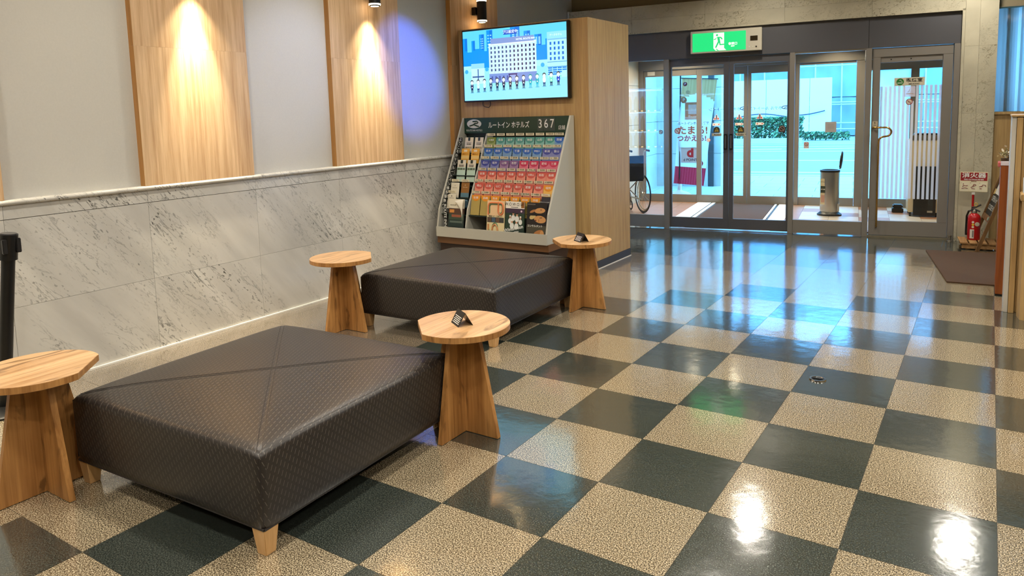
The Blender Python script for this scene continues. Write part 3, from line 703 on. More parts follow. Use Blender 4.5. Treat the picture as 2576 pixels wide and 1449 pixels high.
for d, uu in ((d4, 0.30), (d5, 0.90)):
    letters('ホテル ルートイン', 0.058, M_DECAL, d, (uu - 0.02, OV + 0.014, 1.452), flip=True, name='glass_lettering', bold=0.008)
    el = [(uu + 0.285 + 0.072 * math.cos(t), OV + 0.014, 1.462 + 0.024 * math.sin(t)) for t in [2 * PI * k / 24 for k in range(24)]]
    lg_ = part('logo_ring', G().tube(el, 0.006, 6, closed=True), M_DECAL, d)
    part('logo_stroke', G().tube([(uu + 0.245, OV + 0.014, 1.45), (uu + 0.275, OV + 0.014, 1.468), (uu + 0.30, OV + 0.014, 1.462), (uu + 0.335, OV + 0.014, 1.45)], 0.006, 6), M_DECAL, lg_)
for uu in (0.04, 0.35): ban_disc(d4, uu, 0.985, 0.03, OV + 0.016, (214, 120, 100), (240, 226, 216), name='no_smoking_mark')

# smoking room machine
sm = thing('smoke_filter_cabinet', 'beige and black smoke filtering cabinet behind the striped smoking room door', 'filter cabinet', dw(2.92, 1.80), DA)
part('body', G().box(-0.16, 0.20, -0.04, 0.40, 0.055, 1.0), P((206, 190, 158), 0.4), sm, bevel=0.008)
part('front_panel', G().box(-0.10, 0.155, -0.065, -0.04, 0.02, 0.66), M_BLACK, sm, bevel=0.004)
part('control_head', G().box(-0.14, 0.19, -0.05, 0.38, 1.0, 1.06), P((96, 88, 76), 0.4), sm, bevel=0.006)
part('ashtray_rim', G().box(-0.10, 0.15, -0.02, 0.30, 1.06, 1.085), M_BLACK, sm, bevel=0.006)
part('badge', G().box(0.06, 0.12, -0.067, -0.0645, 0.06, 0.085), M_STAIN, sm)
for (x, y) in ((-0.13, 0.0), (0.17, 0.0), (-0.13, 0.34), (0.17, 0.34)):
    part('caster', G().cyl((x - 0.012, y, 0.028), (x + 0.012, y, 0.028), 0.028, n=14).box(x - .01, x + .01, y - .01, y + .01, 0.028, 0.06), M_BLACK, sm, smooth=True)
bx2 = thing('black_bin', 'small black bin on the smoking room floor left of the filter cabinet', 'bin', dw(2.66, 2.15), DA)
part('bin_body', G().box(-0.07, 0.07, -0.07, 0.07, 0, 0.06), M_BLACK, bx2, bevel=0.008)
part('bin_lid', G().box(-0.06, 0.06, -0.06, 0.06, 0.06, 0.11), M_BLACK, bx2, bevel=0.012)

# umbrella bag stand / bin in the vestibule
tb = thing('pedal_bin', 'tall stainless bin with upright black lid standing in the vestibule', 'bin', dw(1.82, 1.66), DA - 0.03)
part('base', G().lathe([(0.001, 0), (0.155, 0), (0.155, 0.018), (0.125, 0.04), (0.118, 0.05), (0.001, 0.05)], 32, sy=0.8), M_BLACK, tb, smooth=True)
bod = part('body', G().lathe([(0.001, 0.045), (0.112, 0.05), (0.118, 0.08), (0.12, 0.585), (0.001, 0.585)], 40, sy=0.82), M_STAIN, tb, smooth=True)
part('rim', G().lathe([(0.10, 0.585), (0.125, 0.585), (0.125, 0.612), (0.105, 0.618), (0.10, 0.60)], 40, sy=0.82), M_BLACK, tb, smooth=True)
part('liner', G().lathe([(0.001, 0.59), (0.101, 0.59), (0.101, 0.604), (0.001, 0.600)], 32, sy=0.82), P((70, 70, 72)), tb, smooth=True)
lidg = G().lathe([(0.001, 0), (0.118, 0), (0.122, 0.010), (0.105, 0.024), (0.001, 0.030)], 32, sy=0.80)
part('lid', lidg, M_BLACK, tb, smooth=True, loc=(0.125, 0, 0.745), rot=(0, PI / 2 + 0.10, 0))
part('lid_plate', G().lathe([(0.001, 0), (0.085, 0), (0.085, 0.004), (0.001, 0.004)], 28, sy=0.80), M_CHROME, tb, smooth=True, loc=(0.118, 0, 0.735), rot=(0, PI / 2 + 0.10, 0))
part('pedal_notch', G().box(0.075, 0.122, -0.05, 0.05, 0.05, 0.17), P((200, 196, 186), 0.3), tb, bevel=0.01)
lbl = part('label_sheet', G().box(-0.085, -0.018, -0.0985, -0.094, 0.15, 0.50), P((212, 196, 156)), tb, rot=(0, 0, -0.30))
part('label_block', G().box(-0.083, -0.02, -0.1, -0.0984, 0.31, 0.40), P((52, 58, 44)), lbl)
letters('HOTELS', 0.016, M_TEXTK, lbl, (-0.051, -0.1005, 0.455)); letters('カサ袋', 0.019, M_TEXTW, lbl, (-0.051, -0.1008, 0.355), bold=0.02)
part('label_picture', G().box(-0.075, -0.028, -0.1, -0.0984, 0.18, 0.28), P((196, 150, 130)), lbl)

# ------------------------------------------------------------------ outside
og = struct('ground_outside', 'pavement and road outside the entrance', 'ground', DLOC, DA)
M_PAVE = plain('pale_paver', (196, 198, 194), 0.7, grain=0.06, gscale=6)
part('pavement_bed', G().box(-16, 16, 2.72, 7.6, -0.2, -0.012), P((120, 122, 120)), og)
pvm = G().box(0.004, 0.596, 0.004, 0.596, -0.05, 0).mesh('paver', M_PAVE)
for i in range(-12, 11):
    for j in range(8):
        if i * 0.6 > 4.5 or i * 0.6 < -4.6: continue
        put('paver', pvm, og, (i * 0.6 + (0.3 if j % 2 else 0), 2.73 + j * 0.6, 0))
part('road', G().box(-30, 30, 7.6, 20.3, -0.2, -0.03), plain('asphalt', (150, 154, 152), 0.8, grain=0.12, gscale=3), og)
part('kerb', G().box(-30, 30, 7.42, 7.6, -0.2, 0.01), P((205, 206, 200), 0.7), og)
part('far_verge', G().box(-30, 30, 20.3, 40, -0.2, 0.0), plain('verge_paving', (176, 180, 178), 0.8, grain=0.08, gscale=3), og)
M_LINE = P((244, 244, 240), 0.6)
for (v0_, w_) in ((8.55, 0.16), (12.4, 0.15), (16.6, 0.15), (19.6, 0.18)):
    part('lane_line', G().box(-30, 30, v0_, v0_ + w_, -0.03, -0.026), M_LINE, og)
for k, (u0, v0_) in enumerate(((-3.4, 17.2), (0.4, 17.9))):
    part('road_arrow', G().prism([(u0, v0_), (u0 + 3.2, v0_ + 0.7), (u0 + 3.2, v0_ + 0.95), (u0, v0_ + 0.22)], -0.03, -0.026, 'z'), M_LINE, og)
kw = tag(part('planter_kerb', G().box(-9, 0.28, 20.9, 21.2, 0, 0.22), P((196, 198, 196), 0.7, grain=0.05, gscale=3), None, bevel=0.01, loc=DLOC, rot=(0, 0, DA)), 'pale concrete kerb below the hedge across the road', 'kerb')
def hedge(name, u0, u1, v0_, v1_, h, n, label, cat, seed, ragged):
    r = random.Random(seed); t = thing(name, label, cat, DLOC, DA)
    g = G(); cols = [(54, 92, 60), (84, 128, 84), (38, 66, 44), (120, 160, 112)]
    for k in range(n):
        x = r.uniform(u0, u1); y = v0_ + (v1_ - v0_) * r.random() ** 1.6; z = h * r.random() ** 0.7 * (1 - ragged * r.random())
        if r.random() < 0.35: z = h * (1 - 0.12 * r.random())
        s = r.uniform(0.04, 0.085); p = Vector((x, y, z + 0.03)); a = Vector((r.gauss(0, 1), r.gauss(0, 1), r.gauss(0, .7))).normalized()
        b_ = a.orthogonal().normalized(); c_ = a.cross(b_)
        g.add([p - b_ * s, p + c_ * s * .5, p + b_ * s, p - c_ * s * .5], [(0, 1, 2, 3)], r.randrange(4))
    o_ = part('leaves', g, [P(c, 0.6) for c in cols], t); o_['kind'] = 'stuff'
    core = G()
    for k in range(int((u1 - u0) / 0.4)):
        core.cyl((u0 + 0.2 + k * 0.4, (v0_ + v1_) / 2, 0), (u0 + 0.25 + k * 0.4, (v0_ + v1_) / 2, h * 0.75), 0.03, 0.012, 6)
    o_ = part('stems', core, P((70, 56, 40)), t); o_['kind'] = 'stuff'
hedge('clipped_hedge', -8, 0.25, 21.2, 22.3, 0.98, 15000, 'clipped green hedge across the road in front of the white hoarding', 'hedge', 3, 0.1)
hedge('roadside_weeds', 0.0, 1.9, 23.6, 24.3, 0.30, 900, 'low weeds growing at the right end of the hedge', 'weeds', 5, 0.5)
hb = thing('site_hoarding', 'white construction hoarding of tall panels across the road', 'hoarding', DLOC, DA)
hpm = G().box(0.010, 0.890, 0.0, 0.04, 0.02, 2.62).mesh('hoarding_panel', P((236, 240, 240), 0.6))
for k in range(16):
    put('hoarding_panel', hpm, hb, (1.17 - 0.9 * (k + 1), 25.5, 0))
part('foot_rail', G().box(-13, 1.17, 25.54, 25.6, 0, 0.1), P((160, 160, 160)), hb)
cb = [(-6.0 + k * 0.3, 25.44, 1.02 + 0.1 * math.sin(k * 0.55) + (0.02 * (k - 14) if k > 18 else 0)) for k in range(24)]
tag(part('hanging_cable', G().tube(cb, 0.022, 6), P((50, 46, 90)), None, loc=DLOC, rot=(0, 0, DA), smooth=True), 'dark cable slung along the white hoarding', 'cable')
sc_ = thing('scaffold_building', 'building site wrapped in grey scaffold sheeting behind the hoarding', 'scaffold', DLOC, DA)
M_SHEET = plain('scaffold_sheet', (150, 168, 188), 0.7, grain=0.12, gscale=1.5)
r = random.Random(2)
for k in range(11):
    u0 = -15 + k * 2.2
    for lv in range(5):
        nx, nz_ = 8, 6; vs = []; fs = []
        for a in range(nz_ + 1):
            for b in range(nx + 1):
                vs.append((u0 + 2.18 * b / nx, 27.6 + 0.05 * math.sin(b * 1.9 + a * 1.3 + k) + r.uniform(-.03, .03), 0.05 + lv * 1.75 + 1.72 * a / nz_))
        for a in range(nz_):
            for b in range(nx):
                i0 = a * (nx + 1) + b; fs.append((i0, i0 + 1, i0 + nx + 2, i0 + nx + 1))
        part('sheet', G().add(vs, fs), M_SHEET, sc_, smooth=True)
    part('scaffold_pole', G().cyl((u0, 27.35, 0), (u0, 27.35, 9), 0.035, n=8), P((214, 220, 222), 0.4, metal=0.3), sc_, smooth=True)
    part('scaffold_pole', G().cyl((u0 + 1.1, 27.35, 0), (u0 + 1.1, 27.35, 9), 0.035, n=8), P((214, 220, 222), 0.4, metal=0.3), sc_, smooth=True)
for z in (0.35, 0.62, 1.45, 1.55, 3.2, 5.0, 6.8):
    part('scaffold_rail', G().cyl((-15, 27.3, z), (9, 27.3, z), 0.03, n=8), P((206, 214, 218), 0.4, metal=0.3), sc_, smooth=True)
part('site_backing', G().box(-15, 9.2, 28.0, 28.3, 0, 9), P((140, 150, 160)), sc_)
so = struct('wall_outside', 'grey stone pier beside the entrance outside', 'wall', DLOC, DA)
part('pier_core', G().box(-3.6, -0.30, 5.05, 6.3, 0, 3.2), P((70, 74, 78)), so)
part('pier_core', G().box(-3.6, -1.40, 2.75, 5.05, 0, 3.2), P((70, 74, 78)), so)
for k, (a, b) in enumerate(((-1.38, -0.86), (-0.855, -0.40))):
    for (z0, z1) in ((0, 0.62), (0.626, 1.24), (1.246, 1.86), (1.866, 3.2)):
        part('stone_slab', G().box(a, b, 5.02, 5.05, z0, z1), M_STONEO, so)
for (z0, z1) in ((0, 0.62), (0.626, 1.24), (1.246, 1.86), (1.866, 3.2)):
    part('stone_slab', G().box(-0.33, -0.17, 5.12, 6.3, z0, z1), M_STONEO, so)
    part('stone_slab', G().box(-1.40, -1.37, 2.8, 3.9, z0, z1), M_STONEO, so)
    part('stone_slab', G().box(-1.40, -1.37, 3.906, 5.02, z0, z1), M_STONEO, so)
smesh('canopy_outside', G().box(-3.6, 6, 2.75, 3.15, 2.62, 2.8), P((170, 172, 170), 0.7), 'flat canopy above the pavement outside', 'canopy', loc=DLOC, rot=(0, 0, DA))

# advertising banner on a pole outside
bn = thing('nobori_banner', 'tall printed advertising banner on a pole outside the left door leaf', 'banner', dw(-0.60, 3.5), DA)
part('water_base', G().lathe([(0.001, 0), (0.20, 0), (0.205, 0.02), (0.15, 0.055), (0.05, 0.085), (0.036, 0.10), (0.036, 0.20), (0.001, 0.20)], 28), P((232, 236, 236), 0.4), bn, smooth=True)
part('pole', G().cyl((0, 0, 0.20), (0.02, 0, 2.06), 0.012, n=10), P((40, 42, 46), 0.4), bn, smooth=True)
part('top_arm', G().cyl((0.02, 0, 1.995), (0.64, 0.0, 1.955), 0.008, n=8), P((40, 42, 46), 0.4), bn, smooth=True)
# cloth hangs askew: left edge foot (-0.115,.20), right foot (.41,.17)
def bp_(a, b):
    tl, tr, br, bl = Vector((0.05, 0, 1.985)), Vector((0.625, 0, 1.945)), Vector((0.41, 0, 0.175)), Vector((-0.10, 0, 0.21))
    p = (bl.lerp(br, a)).lerp(tl.lerp(tr, a), b); p.y = -0.015 + 0.012 * math.sin(b * 9); return p
CR = (236, 238, 240)
def band(b, a):
    if b > 0.86 - 0.10 * (a - .5) ** 2: return (206, 160, 110) if int(a * 20) % 2 else (214, 170, 120)
    if b > 0.80 + 0.06 * math.sin(a * PI): return (206, 160, 110)
    if b < 0.17 + 0.0 * a: return (186, 44, 66) if int(a * 24) % 2 else (200, 60, 80)
    return CR
g = G(); NX, NZ = 24, 60
for i in range(NX):
    for j in range(NZ):
        a0, a1, b0, b1 = i / NX, (i + 1) / NX, j / NZ, (j + 1) / NZ
        g.quad(bp_(a0, b0), bp_(a1, b0), bp_(a1, b1), bp_(a0, b1), 0, band((b0 + b1) / 2, (a0 + a1) / 2))
fl_ = part('flag', g, cloth_print('banner_print'), bn)
def blet(s, size, col, a, b, bold=0.02):
    p = bp_(a, b); letters(s, size, P(col), fl_, (p.x, p.y - 0.010, p.z), bold=bold)
def bdisc(a, b, rr, col, col2, ch='P'):
    p = bp_(a, b); s_ = part('round_mark', G().cyl((p.x, p.y - 0.004, p.z), (p.x, p.y - 0.006, p.z), rr, n=24), P(col), fl_)
    if ch: letters(ch, rr * 1.5, P(col2), s_, (p.x, p.y - 0.008, p.z), bold=0.03)
bdisc(0.10, 0.95, 0.035, (150, 40, 66), (240, 220, 220)); bdisc(0.10, 0.80, 0.052, (200, 130, 70), (244, 236, 220)); bdisc(0.20, 0.875, 0.034, (226, 206, 160), (190, 140, 80), None)
bdisc(0.80, 0.21, 0.05, (160, 40, 66), (246, 236, 236)); bdisc(0.80, 0.075, 0.035, (228, 196, 160), (240, 240, 240))
p = bp_(0.42, 0.70)
cdp = part('card_picture', G().box(p.x - 0.14, p.x + 0.14, p.y - 0.006, p.y - 0.003, p.z - 0.14, p.z + 0.15), P((222, 160, 120)), fl_)
part('card_inset', G().box(p.x - 0.085, p.x + 0.085, p.y - 0.0085, p.y - 0.006, p.z - 0.05, p.z + 0.11), P((240, 232, 226)), cdp)
letters('Ponta', 0.075, P((246, 246, 240)), cdp, (p.x, p.y - 0.0078, p.z - 0.098), bold=0.02)
blet('ルートインホテルズで', 0.052, (30, 50, 90), 0.46, 0.585)
blet('たまる!', 0.155, (206, 120, 84), 0.46, 0.515, 0.03); blet('つかえる!', 0.115, (190, 70, 70), 0.46, 0.44, 0.03)
p = bp_(0.46, 0.285)
dk = part('point_card', G().box(p.x - 0.16, p.x + 0.16, p.y - 0.005, p.y - 0.003, p.z - 0.135, p.z + 0.13), P((214, 222, 232)), fl_, bevel=0.0)
letters('d', 0.22, P((196, 44, 60)), dk, (p.x, p.y - 0.0065, p.z + 0.035), bold=0.05)
letters('d POINT', 0.062, P((26, 46, 96)), dk, (p.x, p.y - 0.0065, p.z - 0.085), bold=0.015)

# ------------------------------------------------------------------ upholstered benches
def bench_mesh(a):
    rc, n = 0.028, 18
    per = []
    for q in range(4):
        c, s = math.cos(q * PI / 2), math.sin(q * PI / 2)
        loc = [(a, -a + rc + (2 * a - 2 * rc) * k / n) for k in range(n + 1)]
        loc += [(a - rc + rc * math.cos(t), a - rc + rc * math.sin(t)) for t in [PI / 2 * k / 5 for k in range(1, 5)]]
        per += [(x * c - y * s, x * s + y * c) for x, y in loc]
    N = len(per); L = [0.0]
    for k in range(N): L.append(L[-1] + math.dist(per[k], per[(k + 1) % N]))
    def top(x, y):
        m = max(abs(x), abs(y)) / a; d = (abs(x) * abs(y) / a / a)
        return 0.386 + 0.020 * (1 - m ** 4) - 0.012 * d ** 6 - 0.0015 * math.exp(-((abs(x) - abs(y)) / 0.012) ** 2)
    vs, fs, uv = [], [], []
    rings = []
    for s in (0.0, 0.12, 0.25, 0.38, 0.5, 0.62, 0.73, 0.83, 0.91, 0.96):
        if s == 0: rings.append([len(vs)]); vs.append((0, 0, top(0, 0))); continue
        rings.append(list(range(len(vs), len(vs) + N))); vs += [(x * s, y * s, top(x * s, y * s)) for x, y in per]
    def top_uv(i): return (vs[i][0], vs[i][1])
    for k in range(N):
        f = (rings[0][0], rings[1][k], rings[1][(k + 1) % N]); fs.append(f); uv += [top_uv(i) for i in f]
    for r_ in range(1, len(rings) - 1):
        for k in range(N):
            f = (rings[r_][k], rings[r_ + 1][k], rings[r_ + 1][(k + 1) % N], rings[r_][(k + 1) % N]); fs.append(f); uv += [top_uv(i) for i in f]
    prof = [(0.96, None), (0.985, 0.383), (0.997, 0.373), (1.0, 0.355), (1.002, 0.25), (1.0, 0.14), (0.994, 0.106), (0.98, 0.100)]
    last = rings[-1]
    for pi_, (s, z) in enumerate(prof[1:], 1):
        cur = list(range(len(vs), len(vs) + N))
        for x, y in per:
            d = (abs(x) * abs(y) / a / a); vs.append((x * s, y * s, z - (0.010 * d ** 6 if pi_ <= 2 else 0)))
        for k in range(N):
            k2 = (k + 1) % N; f = (last[k], cur[k], cur[k2], last[k2]); fs.append(f)
            if pi_ == 1: uv += [top_uv(i) for i in f]
            else:
                sg = -1 if (k // (n + 5)) % 2 == 0 else 1
                uv += [(sg * L[k], vs[f[0]][2]), (sg * L[k], vs[f[1]][2]), (sg * L[k + 1], vs[f[2]][2]), (sg * L[k + 1], vs[f[3]][2])]
        last = cur
    fs.append(tuple(reversed(last))); uv += [(vs[i][0], vs[i][1]) for i in reversed(last)]
    me = bpy.data.meshes.new('upholstery'); me.from_pydata(vs, [], fs); me.materials.append(M_LEATH)
    ul = me.uv_layers.new(name='UVMap')
    for k, c in enumerate(uv): ul.data[k].uv = c
    me.polygons.foreach_set('use_smooth', [True] * len(me.polygons)); me.update()
    return me, top
HB = 0.572
bme, btop = bench_mesh(HB)
sg_ = []
for sgn in (1, -1):
    for off in (-0.009, 0.009):
        pts = []
        for k in range(41):
            t = -HB * 0.955 + 2 * HB * 0.955 * k / 40
            x, y = t + off * 0.7, sgn * t - sgn * off * 0.7
            pts.append((x, y, btop(x, y) + 0.0005))
        sg_.append(pts)
def leg_g(x, y):
    sx, sy = (1 if x > 0 else -1), (1 if y > 0 else -1)
    w0, w1 = 0.064, 0.044; g = G(); vs = []
    for z, w_ in ((0.0, w1), (0.099, w0)):
        ox, oy = x, y                     # outer corner stays nearly plumb, the inner sides taper
        in_ = 0.010 if z == 0 else 0.0
        xs = sorted((ox - sx * in_, ox - sx * (in_ + w_))); ys_ = sorted((oy - sy * in_, oy - sy * (in_ + w_)))
        vs += [(xs[0], ys_[0], z), (xs[1], ys_[0], z), (xs[1], ys_[1], z), (xs[0], ys_[1], z)]
    g.add(vs, [(3, 2, 1, 0), (4, 5, 6, 7), (0, 1, 5, 4), (1, 2, 6, 5), (2, 3, 7, 6), (3, 0, 4, 7)])
    return g
seam_me = []
for pts in sg_: seam_me.append(G().tube(pts, 0.0009, 5).mesh('stitch_line', M_SEAM, smooth=True))
ring = [(x, y, 0.104) for x, y in ((HB, -HB), (HB, HB), (-HB, HB), (-HB, -HB))]
pip = G()
for k in range(4): pip.cyl([c * 0.985 for c in ring[k][:2]] + [0.102], [c * 0.985 for c in ring[(k + 1) % 4][:2]] + [0.102], 0.005, n=8)
pip_me = pip.mesh('piping', M_SEAM, smooth=True)
cs_me = [G().cyl((sx * (HB - 0.0075), sy * (HB - 0.0075), 0.115), (sx * (HB - 0.0075), sy * (HB - 0.0075), 0.362), 0.0022, n=6).mesh('corner_seam', M_SEAM, smooth=True) for sx in (1, -1) for sy in (1, -1)]
leg_me = [leg_g(sx * (HB - 0.006), sy * (HB - 0.006)).mesh('leg', M_MAPLE, bevel=0.002) for sx in (1, -1) for sy in (1, -1)]
def bench(loc, rz, label):
    t = thing('upholstered_bench', label, 'bench', loc, rz, 'square benches')
    put('upholstery', bme, t)
    for m in seam_me: put('stitch_line', m, t)
    for m in cs_me: put('corner_seam', m, t)
    put('piping', pip_me, t)
    for m in leg_me: put('leg', m, t)
    return t
bench((-1.338, -0.502, 0), math.radians(2.6), 'square dark brown leatherette bench nearest the viewer')
bench((-1.910, 1.742, 0), math.radians(1.8), 'square dark brown leatherette bench in front of the leaflet rack')

# ------------------------------------------------------------------ side tables: round top cut straight on one side, crossed tapering boards
ZT = 0.522
def table_meshes():
    R_, d = 0.228, 0.196
    a0 = math.acos(d / R_)
    out = [(R_ * math.cos(t), R_ * math.sin(t)) for t in [a0 + (2 * PI - 2 * a0) * k / 56 for k in range(57)]]
    rot = PI / 4   # cut side looks towards +X +Y
    out = [(x * math.cos(rot) - y * math.sin(rot), x * math.sin(rot) + y * math.cos(rot)) for x, y in out]
    g = G().prism(out, ZT - 0.028, ZT, 'z'); g.m = [1, 0] + [2] * (len(g.f) - 2)
    top = g.mesh('table_top', [M_TTOP, M_TTOP, M_TABLE], bevel=0.0012)
    th = 0.0125; zt = ZT - 0.029
    b1 = G().prism([(-0.195, 0.002), (0.195, 0.002), (0.098, zt), (-0.098, zt)], -th, th, 'y'); b1.f = [tuple(reversed(f)) for f in b1.f]
    b2 = G()
    for s in (-1, 1):
        b2.prism([(s * 0.0128, 0.002), (s * 0.195, 0.002), (s * 0.098, zt), (s * 0.0128, zt)][::s], -th, th, 'x')
    halves = []
    for s in (-1, 1):
        halves.append(G().prism([(s * 0.0128, 0.002), (s * 0.195, 0.002), (s * 0.098, zt), (s * 0.0128, zt)][::s], -th, th, 'x').mesh('leg_board', M_TABLE, bevel=0.001))
    glide = [G().cyl((x, y, 0), (x, y, 0.003), 0.009, n=10).mesh('glide', M_BLACK) for x, y in ((0.18, 0), (-0.18, 0), (0, 0.18), (0, -0.18))]
    return top, b1.mesh('leg_board', M_TABLE, bevel=0.001), halves, glide
t_top, t_b1, t_h, t_gl = table_meshes()
def side_table(loc, rz, label):
    t = thing('side_table', label, 'side table', loc, rz, 'small oak side tables')
    put('table_top', t_top, t); put('leg_board', t_b1, t)
    for m in t_h: put('leg_board', m, t)
    for m in t_gl: put('glide', m, t)
    return t
TB = (-0.768, 0.128, 0); TC = (-1.300, 2.345, 0)
side_table((-1.935, -1.192, 0), 0.0, 'small oak side table cut off by the left edge of the picture')
side_table((-2.512, 1.050, 0), 0.0, 'small oak side table between the far bench and the marble wall')
side_table(TB, PI, 'small oak side table with a card at the right corner of the near bench')
side_table(TC, PI, 'small oak side table with a card beside the wooden cabinet corner')
def tent_card(loc, rz, label):
    t = thing('tent_card', label, 'table card', loc, rz, 'black table cards')
    h, w_, dp = 0.062, 0.05, 0.037
    for s in (-1, 1):
        g = G().add([(-w_, s * dp, 0), (w_, s * dp, 0), (w_, s * 0.001, h), (-w_, s * 0.001, h), (-w_, s * (dp - 0.002), 0), (w_, s * (dp - 0.002), 0), (w_, -s * 0.0005, h - 0.002), (-w_, -s * 0.0005, h - 0.002)],
                    [(0, 1, 2, 3)[::-s], (4, 5, 6, 7)[::s], (0, 1, 5, 4)[::s], (1, 2, 6, 5)[::s], (2, 3, 7, 6)[::s], (3, 0, 4, 7)[::s]])
        pn = part('card_panel', g, M_BLACK, t)
        if s == -1:
            al = math.atan2(h, dp - 0.001)
            for k in range(7):
                f = 0.16 + 0.11 * k; wid = (0.8, 0.72, 0.8, 0.66, 0.8, 0.7, 0.5)[k] * w_
                y = -dp + f * dp; z = f * h
                ny, nz_ = -math.sin(al) * 0.0006, math.cos(al) * 0.0006
                hh = 0.0016
                part('print_line', G().add([(-wid, y + ny - hh * math.cos(al), z + nz_ - hh * math.sin(al)), (wid, y + ny - hh * math.cos(al), z + nz_ - hh * math.sin(al)), (wid, y + ny + hh * math.cos(al), z + nz_ + hh * math.sin(al)), (-wid, y + ny + hh * math.cos(al), z + nz_ + hh * math.sin(al))], [(0, 1, 2, 3)]), M_TEXTW, pn)
    return t
tent_card((TB[0] + 0.006, TB[1] - 0.005, ZT), math.radians(-33), 'small black tent card on the side table at the near bench')
tent_card((TC[0] + 0.03, TC[1] - 0.06, ZT), math.radians(-33), 'small black tent card on the side table beside the cabinet')

# ------------------------------------------------------------------ wooden cabinet with the television
cb_ = thing('wooden_cabinet', 'tall oak veneered cabinet carrying the television', 'cabinet', (0, 0, 0))
g = G().box(-3.245, -1.79, 3.46, 4.345, 0.075, 2.332)
part('carcass', g, M_CAB, cb_, bevel=0.002)
part('plinth', G().box(-3.24, -1.783, 3.472, 4.340, 0.0, 0.075), P((58, 54, 54), 0.5), cb_)
part('floor_bead', G().box(-1.783, -1.779, 3.46, 4.345, 0.0, 0.006), M_WHITE, cb_)
tv = thing('television', 'flat screen television on the oak cabinet showing cartoon hotel staff', 'television', (-3.160, 3.40, 1.612), math.radians(0.0))
TW, TH = 1.20, 0.705
part('casing', G().box(0, TW, 0.0, 0.055, 0, TH), M_BLACK, tv, bevel=0.004)
part('bracket', G().box(0.35, 0.85, 0.04, 0.0605, 0.15, 0.55), M_BLACKM, tv)
cl = [(0.215, 0.03, 0.0), (0.212, 0.03, -0.02), (0.218, 0.028, -0.04), (0.245, 0.026, -0.052), (0.285, 0.026, -0.058), (0.30, 0.028, -0.045), (0.305, 0.03, -0.02), (0.303, 0.03, 0.0)]
part('cable_loop', G().tube(cl, 0.004, 6), M_BLACK, tv, smooth=True)
g = G()
def R(x0, x1, y0, y1, col, k=0):
    X0, X1, Z0, Z1 = 0.014 + x0 * (TW - 0.028), 0.014 + x1 * (TW - 0.028), 0.014 + y0 * (TH - 0.028), 0.014 + y1 * (TH - 0.028)
    yy = -0.0006 - 0.00025 * k
    g.quad((X0, yy, Z0), (X1, yy, Z0), (X1, yy, Z1), (X0, yy, Z1), 0, col)
def E_(cx, cy, rx, ry, col, k=0, n=14):
    pts = []
    for q in range(n):
        t = 2 * PI * q / n; pts.append((0.014 + (cx + rx * math.cos(t)) * (TW - 0.028), -0.0006 - 0.00025 * k, 0.014 + (cy + ry * math.sin(t)) * (TH - 0.028)))
    g.add(pts, [tuple(range(n))], 0, col)
R(0, 1, 0, 1, (96, 214, 250)); R(0, 1, 0, .48, (150, 232, 252), 1)
SKY1, SKY2 = (0, 150, 250), (0, 118, 226)
for (a_, b_, t_) in ((0, .045, .90), (.045, .09, .70), (.09, .125, .86), (.125, .17, .74), (.17, .22, .94), (.22, .245, .70), (.245, .305, .99), (.305, .345, .72), (.345, .42, .86), (.42, .48, .80), (.48, .57, 1.0), (.57, .61, .72), (.61, .67, .93), (.67, .71, .78), (.71, .775, .87), (.775, .81, .72), (.81, .85, .80)):
    R(a_, b_, .46, t_, SKY1, 2)
    if t_ > .85: R((a_ + b_) / 2, b_, .72, t_, SKY2, 3)
for (a_, b_, y0, y1) in ((.185, .21, .74, .90), (.255, .295, .74, .95), (.625, .66, .76, .90), (.50, .56, .84, .96), (.72, .765, .74, .84)):
    n_ = 5
    for q in range(n_):
        zz = y0 + (y1 - y0) * q / n_
        R(a_, a_ + (b_ - a_) * .35, zz, zz + .015, (150, 226, 252), 4); R(a_ + (b_ - a_) * .6, b_, zz, zz + .015, (150, 226, 252), 4)
R(0, .10, .42, .50, (170, 236, 252), 3); R(.72, .84, .44, .52, (170, 236, 252), 3); E_(.78, .45, .018, .03, (60, 180, 246), 4); E_(.03, .42, .018, .03, (60, 180, 246), 4); E_(.24, .44, .018, .03, (60, 180, 246), 4)
R(.08, .215, .24, .50, (196, 246, 254), 4); R(.08, .215, .46, .53, (150, 220, 246), 5); R(.09, .21, .33, .35, (60, 90, 150), 5); R(.145, .155, .26, .45, (50, 90, 160), 6)
HX0, HX1 = .265, .725
R(HX0, HX1, .35, .80, (206, 238, 252), 5); R(HX0 + .02, HX1 - .02, .78, .865, (130, 156, 214), 6); R(HX0, HX1, .775, .79, (230, 248, 254), 7); R(HX0, HX1, .24, .37, (120, 150, 216), 6)
for c_ in range(12):
    R(HX0 + .012 + c_ * .0375, HX0 + .012 + c_ * .0375 + .004, .375, .775, (176, 220, 246), 6)
    for r_ in range(6):
        x0 = HX0 + .018 + c_ * .0375; R(x0, x0 + .014, .405 + r_ * .062, .44 + r_ * .062, (26, 40, 96) if c_ > 5 else (50, 76, 130), 7)
for c_ in range(5): R(HX0 + .02 + c_ * .038, HX0 + .036 + c_ * .038, .27, .335, (76, 92, 170), 7)
R(.455, .54, .34, .36, (60, 50, 120), 8); R(.46, .468, .25, .345, (60, 50, 120), 8); R(.527, .535, .25, .345, (60, 50, 120), 8); R(.47, .525, .25, .34, (150, 170, 226), 7)
R(.825, 1.0, .27, .885, (178, 246, 252), 5); R(.825, 1.0, .79, .885, (150, 228, 250), 6); R(.83, 1.0, .775, .79, (120, 190, 236), 7); R(.825, 1.0, .475, .485, (80, 160, 220), 7); R(.825, 1.0, .41, .42, (80, 160, 220), 7)
for c_ in range(4):
    for r_ in range(4): R(.848 + c_ * .037, .864 + c_ * .037, .505 + r_ * .068, .545 + r_ * .068, (16, 110, 214), 7)
